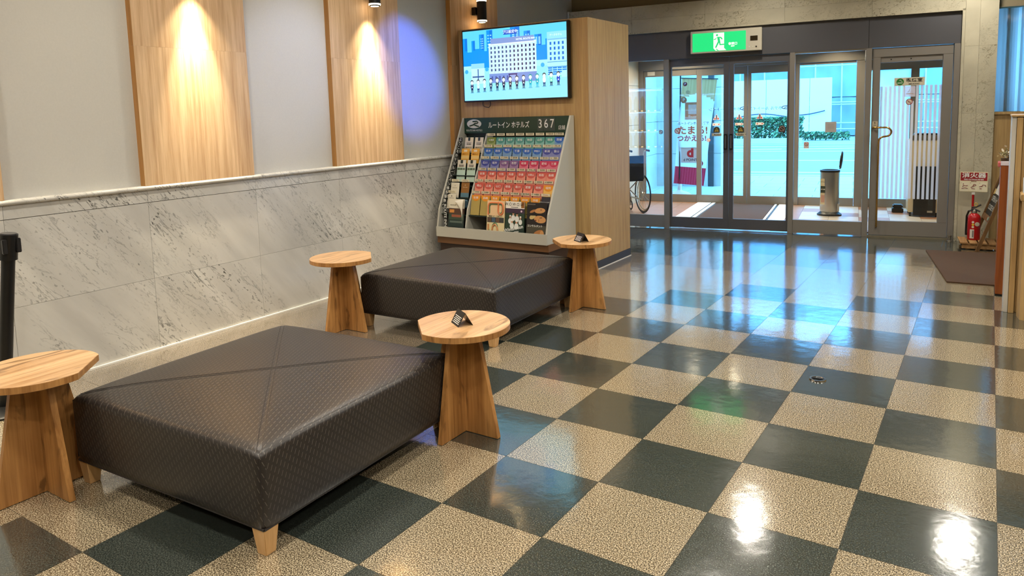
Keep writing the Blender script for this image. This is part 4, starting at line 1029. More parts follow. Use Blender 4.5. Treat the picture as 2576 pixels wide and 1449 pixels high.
for c_ in range(4):
    for r_ in range(4 - (c_ > 1) - (c_ > 2)): R(.83 + c_ * .043, .868 + c_ * .043, .39 - r_ * .028, .408 - r_ * .028, (0, 130, 232), 8)
R(.84, .87, .275, .285, (70, 226, 180), 8); R(.92, .95, .28, .29, (70, 226, 180), 8)
PC = [((30, 40, 90), (30, 40, 90)), ((200, 240, 250), (30, 50, 120)), ((200, 240, 250), (30, 50, 120)), ((40, 70, 100), (40, 60, 110)), ((40, 60, 80), (30, 50, 100)), ((30, 40, 80), (30, 40, 80)), ((60, 60, 80), (30, 30, 60)), ((60, 60, 90), (40, 50, 100)), ((50, 60, 100), (30, 40, 90)),
      ((30, 170, 190), (60, 190, 220)), ((30, 170, 190), (60, 190, 220)), ((230, 250, 252), (40, 60, 120)), ((120, 230, 200), (30, 50, 90)), ((20, 60, 200), (40, 60, 110))]
for q, (tp, bt) in enumerate(PC):
    x = .083 + q * .0645; y = .115 + q * .004
    E_(x, y - .002, .02, .008, (110, 196, 226), 8); R(x - .009, x - .002, y, y + .055, bt, 9); R(x + .002, x + .009, y, y + .055, bt, 9)
    R(x - .011, x + .011, y + .035, y + .065, bt, 9); E_(x, y + .09, .0155, .042, tp, 10); E_(x, y + .075, .006, .01, (236, 246, 250), 11); R(x - .004, x + .004, y + .105, y + .125, (236, 250, 254), 11)
    E_(x, y + .152, .0165, .032, (40, 36, 50) if q not in (9, 10) else (20, 150, 150), 10); E_(x, y + .143, .0145, .026, (226, 246, 250), 11)
R(.415, .545, .905, .97, (10, 80, 200), 6)
scr = part('screen_picture', g, vcol('screen_light', 1.15), tv, label='bright blue cartoon picture')
LETE = plain('screen_lettering', (230, 245, 255), 0.5, emit=(226, 244, 255), estr=1.15)
LETC = plain('screen_lettering_pale', (160, 220, 255), 0.5, emit=(150, 214, 250), estr=1.1)
letters('プロ設定中', 0.034, LETE, scr, (0.014 + .48 * 1.172, -0.0045, 0.014 + .938 * .677), bold=0.012)
letters('HOTEL ROUTE INN', 0.024, LETE, scr, (0.014 + .625 * 1.172, -0.0045, 0.014 + .825 * .677), bold=0.02)
letters('アークホテル', 0.022, LETE, scr, (0.014 + .905 * 1.172, -0.0045, 0.014 + .838 * .677))
# cool light that the screen side of the room gets from an aimed ceiling spot
cf = thing('ceiling_spotlight', 'aimed ceiling spotlight washing the wall beside the television with cool light', 'spotlight', (-1.35, 1.95, CEIL))
part('canopy_plate', G().cyl((0, 0, 0), (0, 0, -0.02), 0.05, n=20), M_WHITE, cf)
part('spot_head', G().cyl((0.02, -0.01, -0.05), (-0.05, 0.02, -0.11), 0.035, 0.04, n=20), M_WHITE, cf, smooth=True)
part('spot_stem', G().cyl((0, 0, -0.02), (0, 0, -0.07), 0.008, n=8), M_WHITE, cf)
spot_lamp('cool_spot', (-1.42, 1.98, CEIL - 0.14), (-3.30, 2.72, 1.92), 400, (0.05, 0.15, 1.0), 27, 0.6, 0.02)
spot_lamp('cool_spot', (-1.42, 1.98, CEIL - 0.14), (-3.30, 1.38, 1.85), 90, (0.5, 0.6, 1.0), 36, 0.9, 0.02)

# ------------------------------------------------------------------ leaflet rack
XL, XR, YB = -3.185, -1.944, 3.46
rk = thing('leaflet_rack', 'pale grey stepped leaflet rack below the television', 'leaflet rack', (0, 0, 0))
sp = [(2.925, 0.328), (3.455, 0.328), (3.455, 1.457), (3.40, 1.457), (2.962, 0.594), (2.925, 0.425)]
for (x0, x1) in ((XL, XL + 0.018), (XR - 0.018, XR)):
    part('side_panel', G().prism(sp, x0, x1, 'x'), M_GREY, rk, bevel=0.001)
part('front_board', G().box(XL, XR, 2.915, 2.9245, 0.328, 0.424), M_GREY, rk, bevel=0.001)
part('floor_board', G().box(XL + 0.018, XR - 0.018, 2.926, 3.455, 0.33, 0.345), M_GREY, rk)
DKG = P((34, 48, 44), 0.25)
part('back_board', G().box(XL + 0.018, XR - 0.018, 3.44, 3.455, 0.345, 1.455), DKG, rk)
part('divider', G().prism([(2.94, 0.345), (3.43, 0.345), (3.43, 1.30), (3.335, 1.30), (2.975, 0.594), (2.94, 0.44)], -2.852, -2.838, 'x'), M_GREY, rk)
part('header_board', G().box(XL + 0.018, XR - 0.018, 3.405, 3.415, 1.302, 1.452), P((24, 58, 44), 0.3), rk, label='dark green title board')
hdl = rk
zc = 1.385
part('logo_oval', G().lathe([(0.001, 0), (0.088, 0), (0.088, 0.0012), (0.001, 0.0012)], 40, sy=0.5), P((214, 218, 216), 0.4), rk, loc=(-3.045, 3.4045, 1.396), rot=(PI / 2, 0, 0))
for q in ([(-3.10, 3.4025, 1.375), (-3.06, 3.4025, 1.385), (-3.03, 3.4025, 1.402), (-3.005, 3.4025, 1.402), (-2.995, 3.4025, 1.412), (-3.01, 3.4025, 1.422), (-3.06, 3.4025, 1.42)], [(-3.05, 3.4025, 1.39), (-3.01, 3.4025, 1.375), (-2.985, 3.4025, 1.37)]):
    part('logo_stroke', G().tube(q, 0.0065, 6), P((24, 58, 44), 0.3), rk)
letters('ROUTE INN HOTELS', 0.026, M_TEXTW, rk, (-3.045, 3.4035, 1.330), sx=0.82)
letters('ルートイン ホテルズ', 0.068, M_TEXTW, rk, (-2.635, 3.4035, 1.376), bold=0.012, sx=0.76)
for k, ch in enumerate('367'):
    xx = -2.275 + k * 0.064
    nc = part('number_card', G().box(xx - 0.031, xx + 0.031, 3.4025, 3.4048, 1.318, 1.44), P((58, 72, 66), 0.3), rk)
    letters(ch, 0.115, M_TEXTW, nc, (xx, 3.4015, 1.383), bold=0.006, sx=0.8)
letters('店舗', 0.044, M_TEXTW, rk, (-2.045, 3.4035, 1.345), sx=0.85)
part('plinth_band', G().box(XL - 0.005, XR + 0.004, 2.935, 3.456, 0.262, 0.3275), P((112, 76, 44), 0.5), rk, bevel=0.002)
part('plinth', G().box(XL + 0.01, XR - 0.012, 2.965, 3.456, 0.0, 0.2615), P((54, 36, 26), 0.5), rk)
ROWT = [(3.303, 1.264), (3.252, 1.161), (3.195, 1.051), (3.144, 0.950), (3.089, 0.841), (3.034, 0.731)]
LABT = [(3.315, 1.287), (3.261, 1.180), (3.206, 1.072), (3.153, 0.966), (3.100, 0.862), (3.045, 0.755)]
LEAN = math.radians(12); LH = 0.148
for k, (y, z) in enumerate(ROWT):
    lh = LH if k < 5 else 0.19
    zb = z - lh * math.cos(LEAN) - 0.003; yb = y - lh * math.sin(LEAN)
    part('shelf', G().box(-2.838, XR - 0.018, yb - 0.012, 3.44, zb - 0.008, zb), DKG, rk)
    part('shelf', G().box(XL + 0.018, -2.852, yb - 0.012, 3.44, zb - 0.008, zb), DKG, rk)
NAMES = [['北海道', '青森', '岩手', '宮城', '秋田', '山形', '福島', '茨城'], ['栃木', '群馬', '埼玉', '千葉', '東京', '神奈川', '新潟', '富山'], ['石川', '福井', '山梨', '長野', '岐阜', '静岡', '愛知', '三重'],
         ['滋賀', '京都', '大阪', '兵庫', '奈良', '和歌山', '鳥取', '島根'], ['岡山', '広島', '山口', '徳島', '香川', '愛媛', '高知', '福岡'], ['佐賀', '長崎', '熊本', '大分', '宮崎', '鹿児島', '沖縄', None]]
ROMAN = [['Hokkaido', 'Aomori', 'Iwate', 'Miyagi', 'Akita', 'Yamagata', 'Fukushima', 'Ibaraki'], ['Tochigi', 'Gunma', 'Saitama', 'Chiba', 'Tokyo', 'Kanagawa', 'Niigata', 'Toyama'], ['Ishikawa', 'Fukui', 'Yamanashi', 'Nagano', 'Gifu', 'Shizuoka', 'Aichi', 'Mie'],
         ['Shiga', 'Kyoto', 'Osaka', 'Hyogo', 'Nara', 'Wakayama', 'Tottori', 'Shimane'], ['Okayama', 'Hiroshima', 'Yamaguchi', 'Tokushima', 'Kagawa', 'Ehime', 'Kochi', 'Fukuoka'], ['Saga', 'Nagasaki', 'Kumamoto', 'Oita', 'Miyazaki', 'Kagoshima', 'Okinawa', None]]
OL, TE, BL, IN, PU, CRM, CO, OR, OR2 = ('olive', (112, 130, 48), (140, 156, 90)), ('teal', (64, 142, 132), (120, 176, 168)), ('blue', (28, 92, 176), (110, 150, 190)), ('indigo', (56, 68, 150), (120, 128, 180)), ('purple', (116, 82, 134), (150, 120, 160)), ('crimson', (190, 44, 82), (206, 110, 130)), ('coral', (196, 84, 72), (222, 140, 120)), ('orange', (222, 140, 30), (232, 180, 90)), ('orange', (222, 140, 30), (170, 150, 84))
COLS = [[OL] + [TE] * 6 + [BL], [BL] * 6 + [IN] * 2, [IN] * 2 + [PU] * 2 + [CRM] * 4, [CO] * 8, [CO] * 7 + [OR], [OR2] * 7 + [None]]
LW_ = 0.100
_lm = {}
def half_disc(w_, z, v):
    return [(w_ * 0.45 * math.cos(t), z + w_ * 0.45 * 0.92 * math.sin(t)) for t in [PI + PI * k / 14 for k in range(15)]]
def leaflet(x, y, z, w_, h, colr, word, label, group, deep=None, lean=LEAN):
    """stands leaning back; origin at the middle of its foot; top edge at (y, z)"""
    zb = z - h * math.cos(lean); yb = y - h * math.sin(lean)
    t = thing('leaflet', label, 'leaflet', (x, yb, zb), 0, group)
    key = (colr, w_, h)
    if key not in _lm:
        g1 = G().box(-w_ / 2, w_ / 2, 0.0, 0.006, 0, h).mesh('sheets', P(colr[2], 0.35))
        hd = [(-w_ * .5, h), (-w_ * .5, h - 0.010)] + [(px, pz) for px, pz in half_disc(w_ * 1.08, h - 0.012, 0)] + [(w_ * .5, h - 0.010), (w_ * .5, h)]
        g2 = G().prism(hd, -0.0008, -0.0001, 'y').mesh('colour_badge', P(colr[1], 0.35))
        _lm[key] = (g1, g2)
    a_ = put('sheets', _lm[key][0], t, None, (-lean, 0, 0)); b_ = put('colour_badge', _lm[key][1], t, None, (-lean, 0, 0))
    letters(word, 0.025 if len(word) < 3 else 0.021, M_TEXTW, b_, (0, -0.0016, h - 0.026), bold=0.0, sx=1.15 if len(word) < 3 else 1.0)
    return t
ORD = ['first', 'second', 'third', 'fourth', 'fifth', 'sixth', 'seventh', 'eighth']
for r_ in range(6):
    y, z = ROWT[r_]
    for c_ in range(8):
        if NAMES[r_][c_] is None: continue
        x = -2.768 + c_ * 0.1095 - 0.002 * r_
        dz = random.choice((0, 0, 0.003, 0.006)) * 0 if r_ != 1 or c_ != 2 else 0.010
        h = LH if r_ < 5 else 0.19
        leaflet(min(x, XR - 0.02 - LW_ / 2 - 0.001), y, z + dz, LW_, h, COLS[r_][c_], NAMES[r_][c_], '%s leaflet for %s, %s in the %s row of the rack' % (COLS[r_][c_][0], ROMAN[r_][c_], ORD[c_], ORD[r_]), 'regional leaflets in the rack')
M_CARD = P((226, 216, 184), 0.5)
card_me = G().box(-0.046, 0.046, -0.0008, 0, -0.010, 0.014).mesh('name_card', M_CARD)
for r_ in range(6):
    y, z = LABT[r_]
    for c_ in range(8):
        nm = NAMES[r_][c_]
        x = -2.766 + c_ * 0.1095 - 0.002 * r_
        if x > XR - 0.07: x = XR - 0.068
        o_ = put('name_card', card_me, rk, (x, y - 0.016, z + 0.003))
        s_ = {'北海道': '', '東京': '都', '京都': '府', '大阪': '府'}.get(nm, '県') if nm else ''
        wd = ('%d ' % (r_ * 8 + c_ + 1) + nm + s_) if nm else 'Pronta'
        letters(wd, 0.018, M_TEXTK if nm else P((196, 90, 60)), o_, (0, -0.0016, 0.002))
    o_ = part('card_rail', G().box(-2.838, XR - 0.018, y - 0.0115, y - 0.0095, z - 0.014, z + 0.012), film('clear_acrylic_%d' % r_, (120, 130, 124), 0.82), rk)
dk = ('dark', (44, 44, 56), (44, 44, 56))
t = leaflet(-2.012, 3.036, 0.742, 0.088, 0.15, dk, ' ', 'black leaflet with small white lettering at the right end of the lowest row', 'regional leaflets in the rack')
letters('Welcome to our hotels', 0.011, M_TEXTW, t, (0, -0.004, 0.105), rot=(PI / 2 - LEAN, 0, 0))

# left column of the rack
def brochure(name, x, y, z, w_, h, base, label, lean=LEAN, deco=()):
    zb = z - h * math.cos(lean); yb = y - h * math.sin(lean)
    t = thing(name, label, 'brochure', (x, yb, zb), 0, 'hotel brochures in the rack')
    bd = part('sheets', G().box(-w_ / 2, w_ / 2, 0, 0.005, 0, h), P(base, 0.35), t, rot=(-lean, 0, 0))
    for k, (kind, a_, b_, c0, d0, col) in enumerate(deco):
        if kind == 'r':
            part('print_block', G().box(a_ * w_ - w_ / 2, b_ * w_ - w_ / 2, -0.0006 - 0.0003 * k, 0, c0 * h, d0 * h), P(col, 0.35), bd)
        else:
            letters(kind, c0, P(col), bd, (a_ * w_ - w_ / 2, -0.0012 - 0.0003 * len(deco), b_ * h), bold=0.012)
    return t
WT = (222, 214, 194)
tagd = [('r', .36, .62, .80, .995, (40, 52, 46)), ('ROUTE INN', .5, .70, .011, 0, (50, 50, 50)), ('博多駅南', .5, .60, .014, 0, (50, 50, 50)), ('r', .04, .96, .34, .46, (190, 180, 150)), ('観光ガイド', .5, .40, .013, 0, (60, 50, 40))]
for k, (x, nm) in enumerate(((-3.035, 'left'), (-2.915, 'right'))):
    brochure('white_brochure', x, 3.306, 1.265, 0.098, 0.17, WT, 'white brochure with a black tag, %s one at the top of the narrow rack column' % nm, deco=tagd)
    brochure('orange_brochure', x - 0.008, 3.250, 1.158, 0.096, 0.145, (226, 166, 60), 'orange and cream brochure, %s one below the white pair' % nm,
             deco=[('r', .0, 1, .30, .52, (232, 196, 120)), ('r', .3, .7, .78, .92, (240, 226, 196)), ('観光マップ', .5, .62, .014, 0, (140, 70, 20)), ('ROUTE INN', .5, .2, .011, 0, (110, 90, 50))])
    brochure('mint_brochure', x - 0.018, 3.195, 1.050, 0.100, 0.215, (190, 216, 200), 'tall white and mint brochure with tiny pictures, %s one in the narrow column' % nm,
             deco=[('r', 0, 1, .66, 1, WT), ('r', .36, .64, .84, .995, (40, 52, 46)), ('ROUTE INN', .5, .77, .011, 0, (60, 60, 60)), ('博多駅南', .5, .71, .014, 0, (50, 50, 50)), ('r', .06, .32, .545, .63, (96, 110, 84)), ('r', .37, .63, .545, .63, (80, 96, 76)), ('r', .68, .94, .545, .63, (110, 110, 96))])
    o_ = put('name_card', card_me, rk, (x - 0.022, 3.083, 0.857)); letters('ベトナム', 0.017, M_TEXTK, o_, (0, -0.0014, 0), bold=0.015)
brochure('white_brochure', -3.062, 3.087, 0.836, 0.100, 0.15, WT, 'plain white brochure with a small emblem above the travel card', deco=[('◇', .5, .80, .014, 0, (120, 110, 90)), ('ROUTE INN', .5, .66, .010, 0, (110, 100, 80))])
brochure('brown_brochure', -2.940, 3.092, 0.842, 0.096, 0.245, (60, 84, 96), 'brochure with a brown head and a blue evening lagoon picture',
         deco=[('r', 0, 1, .58, 1, (140, 96, 46)), ('◇', .5, .88, .016, 0, (226, 206, 170)), ('ROUTE INN', .5, .80, .010, 0, (226, 206, 170)), ('r', 0, 1, .40, .58, (86, 120, 134)), ('r', 0, 1, .34, .41, (44, 50, 40)), ('r', .1, .9, .26, .32, (110, 150, 170))])
o_ = put('name_card', card_me, rk, (-3.062, 3.030, 0.752)); letters('サイパン', 0.017, M_TEXTK, o_, (0, -0.0014, 0), bold=0.015)
brochure('white_brochure', -3.068, 3.034, 0.730, 0.100, 0.14, WT, 'white brochure half hidden behind the large hotel brochure', deco=[('ROUTE INN', .5, .72, .010, 0, (110, 100, 80)), ('◆', .5, .86, .014, 0, (60, 60, 60))])
hb_ = brochure('hotel_brochure', -2.975, 2.992, 0.690, 0.185, 0.30, (44, 40, 36), 'large hotel brochure with a night photograph and curling white cover', lean=math.radians(8),
               deco=[('r', 0, 1, .70, 1, (226, 218, 196)), ('ROUTE INN', .28, .80, .013, 0, (110, 100, 80)), ('r', 0, 1, .52, .70, (86, 58, 44)), ('r', .05, .35, .56, .66, (206, 140, 70)), ('r', 0, 1, .34, .52, (60, 76, 60)), ('r', .2, .8, .42, .5, (150, 84, 60)), ('r', 0, 1, .10, .34, (34, 52, 50)), ('r', .1, .9, .24, .30, (90, 104, 96))])
cvg = G(); prev_ = None
for k in range(9):
    f = k / 8; x0 = -0.02 + 0.11 * 0; yy = -0.012 - 0.03 * math.sin(f * PI / 2) * (1 - f)
    row_ = [(-0.02 + 0.012 * k, yy, 0.30 - 0.012 * k * (k / 8) * 1.1 - 0.02), (0.092, yy - 0.004, 0.30 - 0.03 * k * (0.35 + 0.65 * f))]
    if prev_: cvg.quad(prev_[0], row_[0], row_[1], prev_[1])
    prev_ = row_
cvm = cvg.mesh('curled_cover', P((236, 230, 214), 0.4), smooth=True)
put('curled_cover', cvm, hb_, (0, -0.006, 0), (-math.radians(8), 0, 0))

# black lettered cards stepping down inside the left panel
n_ch = 'ようこそホテルルートイン博多駅南へ'
for k, ch in enumerate(n_ch):
    f = k / (len(n_ch) - 1); y = 3.288 + (2.978 - 3.288) * f; z = 1.245 + (0.628 - 1.245) * f
    o_ = part('letter_card', G().box(-0.021, 0.021, -0.001, 0.001, -0.0195, 0.0195), P((20, 24, 22), 0.3), rk, loc=(-3.128, y - 0.004, z))
    letters(ch, 0.036, M_TEXTW, o_, (0, -0.0018, 0), bold=0.01)
o_ = part('letter_strip', G().box(-0.016, 0.016, -0.001, 0.001, -0.11, 0.11), P((20, 24, 22), 0.3), rk, loc=(-3.098, 2.955, 0.530))
letters('ROUTE INN', 0.042, M_TEXTW, o_, (0, -0.0018, 0), rot=(PI / 2, PI / 2, 0), bold=0.01)

# magazines in the low front pockets
def magazine(name, x, w_, label, base):
    h = 0.285; lean = math.radians(7); yb, zb = 2.940, 0.3455
    t = thing(name, label, 'magazine', (x, yb, zb), 0, 'magazines in the front pocket of the rack')
    hh = 0.352
    bd = part('sheets', G().box(-w_ / 2, w_ / 2, 0, 0.010, 0, hh), P(base, 0.3), t, rot=(-lean, 0, 0))
    return bd, w_, hh
def mr(bd, w_, h, a_, b_, c0, d0, col, k=1): part('print_block', G().box((a_ - .5) * w_, (b_ - .5) * w_, -0.0005 - 0.0002 * k, 0, c0 * h, d0 * h), P(col, 0.3), bd)
def me_(bd, w_, h, cx, cz, rx, rz, col, k=1, rot=0.0):
    pts = [((cx - .5) * w_ + rx * w_ * math.cos(t) * math.cos(rot) - rz * w_ * math.sin(t) * math.sin(rot), cz * h + rx * w_ * math.cos(t) * math.sin(rot) + rz * w_ * math.sin(t) * math.cos(rot)) for t in [2 * PI * q / 18 for q in range(18)]]
    part('print_shape', G().prism(pts, -0.0005 - 0.0002 * k, -0.0001, 'y'), P(col, 0.3), bd)
bd, w_, h = magazine('route_map_leaflet', -2.515, 0.196, 'cream route map leaflet with curving orange and green lines', (222, 206, 160))
mr(bd, w_, h, 0, 1, .60, 1, (232, 196, 150)); mr(bd, w_, h, .03, .97, .425, .56, (46, 44, 40), 2)
for k, c_ in enumerate(((90, 70, 56), (70, 90, 110), (110, 80, 60), (60, 60, 60))): mr(bd, w_, h, .06 + k * .23, .26 + k * .23, .435, .55, c_, 3)
def smooth_path(p, n=6):
    out = []
    for i in range(len(p) - 1):
        p0, p1, p2, p3 = p[max(i - 1, 0)], p[i], p[i + 1], p[min(i + 2, len(p) - 1)]
        for q in range(n):
            t = q / n
            out.append(tuple(0.5 * (2 * p1[d] + (p2[d] - p0[d]) * t + (2 * p0[d] - 5 * p1[d] + 4 * p2[d] - p3[d]) * t * t + (3 * p1[d] - p0[d] - 3 * p2[d] + p3[d]) * t ** 3) for d in (0, 1)))
    return out + [p[-1]]
def route(pts, col, r_, k):
    pts = smooth_path(pts)
    part('route_line', G().tube([((a_ - .5) * w_, -0.0012 - 0.0005 * k, b_ * h) for a_, b_ in pts], r_, 8), P(col, 0.4), bd, smooth=True)
up_ = [(.08, .63), (.08, .75), (.08, .86), (.16, .93), (.40, .94), (.70, .94), (.84, .93), (.91, .86), (.91, .72), (.84, .65), (.72, .65), (.64, .72), (.64, .86), (.64, .97)]
route(up_, (222, 130, 80), .0085, 0); route([(a_ * .86 + .08, (b_ - .78) * .78 + .78) for a_, b_ in up_], (90, 120, 84), .0055, 0)
dn_ = [(.10, .38), (.12, .20), (.22, .14), (.32, .20), (.36, .32), (.48, .37), (.60, .32), (.66, .16), (.78, .10), (1.0, .09)]
route(dn_, (200, 140, 90), .0085, 0); route([(a_, b_ + .045) for a_, b_ in dn_[1:]], (90, 130, 90), .0055, 0)
letters('路線ナビ・スポット', 0.017, M_TEXTK, bd, (0, -0.0022, .585 * h), bold=0.012)
bd, w_, h = magazine('tennis_magazine', -2.305, 0.204, 'green magazine with a white title band and tennis players in white', (38, 60, 44))
mr(bd, w_, h, 0, 1, .82, 1, (238, 232, 220)); letters('W.O.W.O.W', 0.040, M_TEXTK, bd, (-.01, -0.0022, .925 * h), sx=0.9); mr(bd, w_, h, .28, .66, .845, .86, (60, 60, 60), 2)
mr(bd, w_, h, .82, .99, .84, 1, (150, 96, 40), 2); mr(bd, w_, h, 0, 1, .70, .82, (62, 44, 66), 1); me_(bd, w_, h, .84, .755, .045, .045, (226, 200, 220), 2)
SK, WH = (196, 148, 116), (224, 226, 222)
for (cx, cz, s_) in ((.42, .66, 1), (.62, .64, 1.05), (.26, .58, .95), (.80, .56, .9), (.36, .46, 1.05), (.60, .45, 1.05)):
    me_(bd, w_, h, cx, cz - .085, .105 * s_, .135 * s_, WH, 2); me_(bd, w_, h, cx, cz + .02, .05 * s_, .062 * s_, SK, 3); me_(bd, w_, h, cx, cz + .05, .052 * s_, .035 * s_, (236, 236, 232) if cz < .6 else (60, 44, 36), 4)
mr(bd, w_, h, .0, 1, .0, .30, (30, 48, 40), 5)
letters('Wimbledon', 0.044, M_TEXTW, bd, (-.008, -0.0026, .30 * h), rot=(PI / 2, math.radians(-14), 0), bold=0.018); letters('Championships', 0.025, M_TEXTW, bd, (-.028, -0.0026, .19 * h), rot=(PI / 2, math.radians(-14), 0), bold=0.012)
bd, w_, h = magazine('film_flyer', -2.075, 0.204, 'dark film flyer with golden lit faces at the right of the rack', (34, 28, 28))
GD, GD2, DK = (206, 150, 92), (176, 118, 66), (40, 30, 26)
mr(bd, w_, h, 0, 1, 0, .42, (74, 70, 56), 1); letters('WOWOW', 0.017, P((170, 160, 150)), bd, (-.055, -0.0022, .95 * h))
me_(bd, w_, h, .66, .80, .27, .12, GD, 2, 0.1); me_(bd, w_, h, .30, .78, .16, .055, GD2, 2, 0.4); me_(bd, w_, h, .72, .82, .05, .012, DK, 3)
me_(bd, w_, h, .68, .58, .30, .16, GD, 2, -0.1); me_(bd, w_, h, .30, .64, .17, .10, (206, 180, 120), 2, 0.5); me_(bd, w_, h, .72, .62, .08, .016, DK, 3, .1); me_(bd, w_, h, .46, .55, .05, .03, (120, 60, 44), 3); me_(bd, w_, h, .62, .55, .03, .06, GD2, 3)
me_(bd, w_, h, .62, .25, .24, .09, GD2, 2, 0.35); me_(bd, w_, h, .80, .22, .10, .14, GD, 3); me_(bd, w_, h, .45, .70, .50, .05, (24, 20, 20), 4, .05)
letters('コンサルタント', 0.023, M_TEXTW, bd, (-.012, -0.0026, .405 * h), bold=0.015)

# ------------------------------------------------------------------ vending machine in the alcove behind the cabinet (seen mirrored in the entrance glass)
vm_ = thing('vending_machine', 'lit drinks vending machine in the alcove behind the oak cabinet', 'vending machine', dw(-0.745, -1.52), DA)
part('case', G().box(-0.53, 0.51, -0.02, 0.56, 0.02, 1.85), P((226, 228, 230), 0.35), vm_, bevel=0.01)
part('display_back', G().box(-0.49, 0.47, 0.562, 0.566, 0.74, 1.78), plain('display_light', (120, 190, 240), 0.5, emit=(90, 170, 250), estr=5.0), vm_)
part('lower_door', G().box(-0.51, 0.49, 0.56, 0.585, 0.04, 0.70), P((120, 126, 134), 0.4), vm_, bevel=0.004)
part('feet', G().box(-0.49, 0.47, 0.0, 0.5, 0.0, 0.02), M_BLACK, vm_)
M_VLED = plain('display_tube', (220, 240, 255), 0.4, emit=(150, 210, 255), estr=26.0)
dcol = [(206, 60, 50), (230, 220, 200), (60, 130, 80), (50, 80, 150), (196, 150, 60), (120, 70, 40), (236, 236, 230), (150, 180, 60)]
dm = {}
for z in (1.11, 1.38, 1.68):
    part('light_tube', G().box(-0.47, 0.45, 0.566, 0.575, z + 0.06, z + 0.085), M_VLED, vm_)
for r_, z in enumerate((0.99, 1.215, 1.485)):
    part('shelf', G().box(-0.49, 0.47, 0.566, 0.64, z - 0.03, z), P((60, 66, 76), 0.4), vm_)
    for k in range(11):
        part('price_button', G().box(-0.465 + k * 0.093 - 0.015, -0.465 + k * 0.093 + 0.015, 0.64, 0.644, z - 0.024, z - 0.008), plain('button_light', (255, 220, 150), 0.5, emit=(255, 210, 140), estr=22.0) if 'bl' not in dm else dm['bl'], vm_)
        dm['bl'] = bpy.data.materials['button_light']
        kk = (k * 3 + r_ * 5) % 8
        if kk not in dm:
            dm[kk] = G().lathe([(0.001, 0), (0.028, 0), (0.031, 0.01), (0.031, 0.13), (0.013, 0.165), (0.013, 0.185), (0.001, 0.187)], 14).mesh('drink_bottle', P(dcol[kk], 0.3), smooth=True)
        p = dw(-0.745 + (-0.465 + k * 0.093), -1.52 + 0.603, z)
        o_ = put('drink_bottle', dm[kk], None, p); tag(o_, '%s drink bottle, %s along the %s lit vending shelf' % (('red', 'cream', 'green', 'blue', 'amber', 'brown', 'white', 'lime')[kk], (ORD + ['ninth', 'tenth', 'eleventh'])[k], ('lowest', 'middle', 'top')[r_]), 'bottle', 'vending machine bottles')
part('front_glass', G().quad((0.47, 0.66, 0.74), (-0.49, 0.66, 0.74), (-0.49, 0.66, 1.78), (0.47, 0.66, 1.78)), M_GLASS, vm_)
part('window_frame', G().box(-0.53, -0.49, 0.56, 0.67, 0.70, 1.85).box(0.47, 0.51, 0.56, 0.67, 0.70, 1.85).box(-0.49, 0.47, 0.56, 0.67, 1.78, 1.85).box(-0.49, 0.47, 0.56, 0.67, 0.70, 0.74), P((226, 228, 230), 0.35), vm_)

# ------------------------------------------------------------------ wheelchair in the vestibule (its front half is behind the cabinet edge)
wc = thing('wheelchair', 'folding wheelchair with black seat parked at the left of the vestibule', 'wheelchair', dw(-0.765, 1.165), DA + math.radians(129))
wc.scale = (1, 0.58, 1)
# local: x forward (away from viewer's right), y side
def wheel(y):
    w_ = part('wheel', G().tube([(0.27 * math.cos(t), y, 0.282 + 0.27 * math.sin(t)) for t in [2 * PI * k / 40 for k in range(40)]], 0.0125, 8, closed=True), M_BLACK, wc, smooth=True)
    part('rim', G().tube([(0.25 * math.cos(t), y, 0.282 + 0.25 * math.sin(t)) for t in [2 * PI * k / 40 for k in range(40)]], 0.008, 6, closed=True), M_STAIN, w_, smooth=True)
    part('hand_rim', G().tube([(0.23 * math.cos(t), y + (0.035 if y > 0 else -0.035), 0.282 + 0.23 * math.sin(t)) for t in [2 * PI * k / 40 for k in range(40)]], 0.009, 6, closed=True), P((206, 202, 180), 0.3, metal=0.5), w_, smooth=True)
    part('hub', G().cyl((0, y - 0.03, 0.282), (0, y + 0.03, 0.282), 0.028, n=14), M_STAIN, w_, smooth=True)
    for k in range(18):
        t = 2 * PI * k / 18
        part('spoke', G().cyl((0.025 * math.cos(t + .6), y + (0.015 if k % 2 else -0.015), 0.282 + 0.025 * math.sin(t + .6)), (0.25 * math.cos(t), y, 0.282 + 0.25 * math.sin(t)), 0.0016, n=4), M_STAIN, w_)
wheel(0.27); wheel(-0.27)
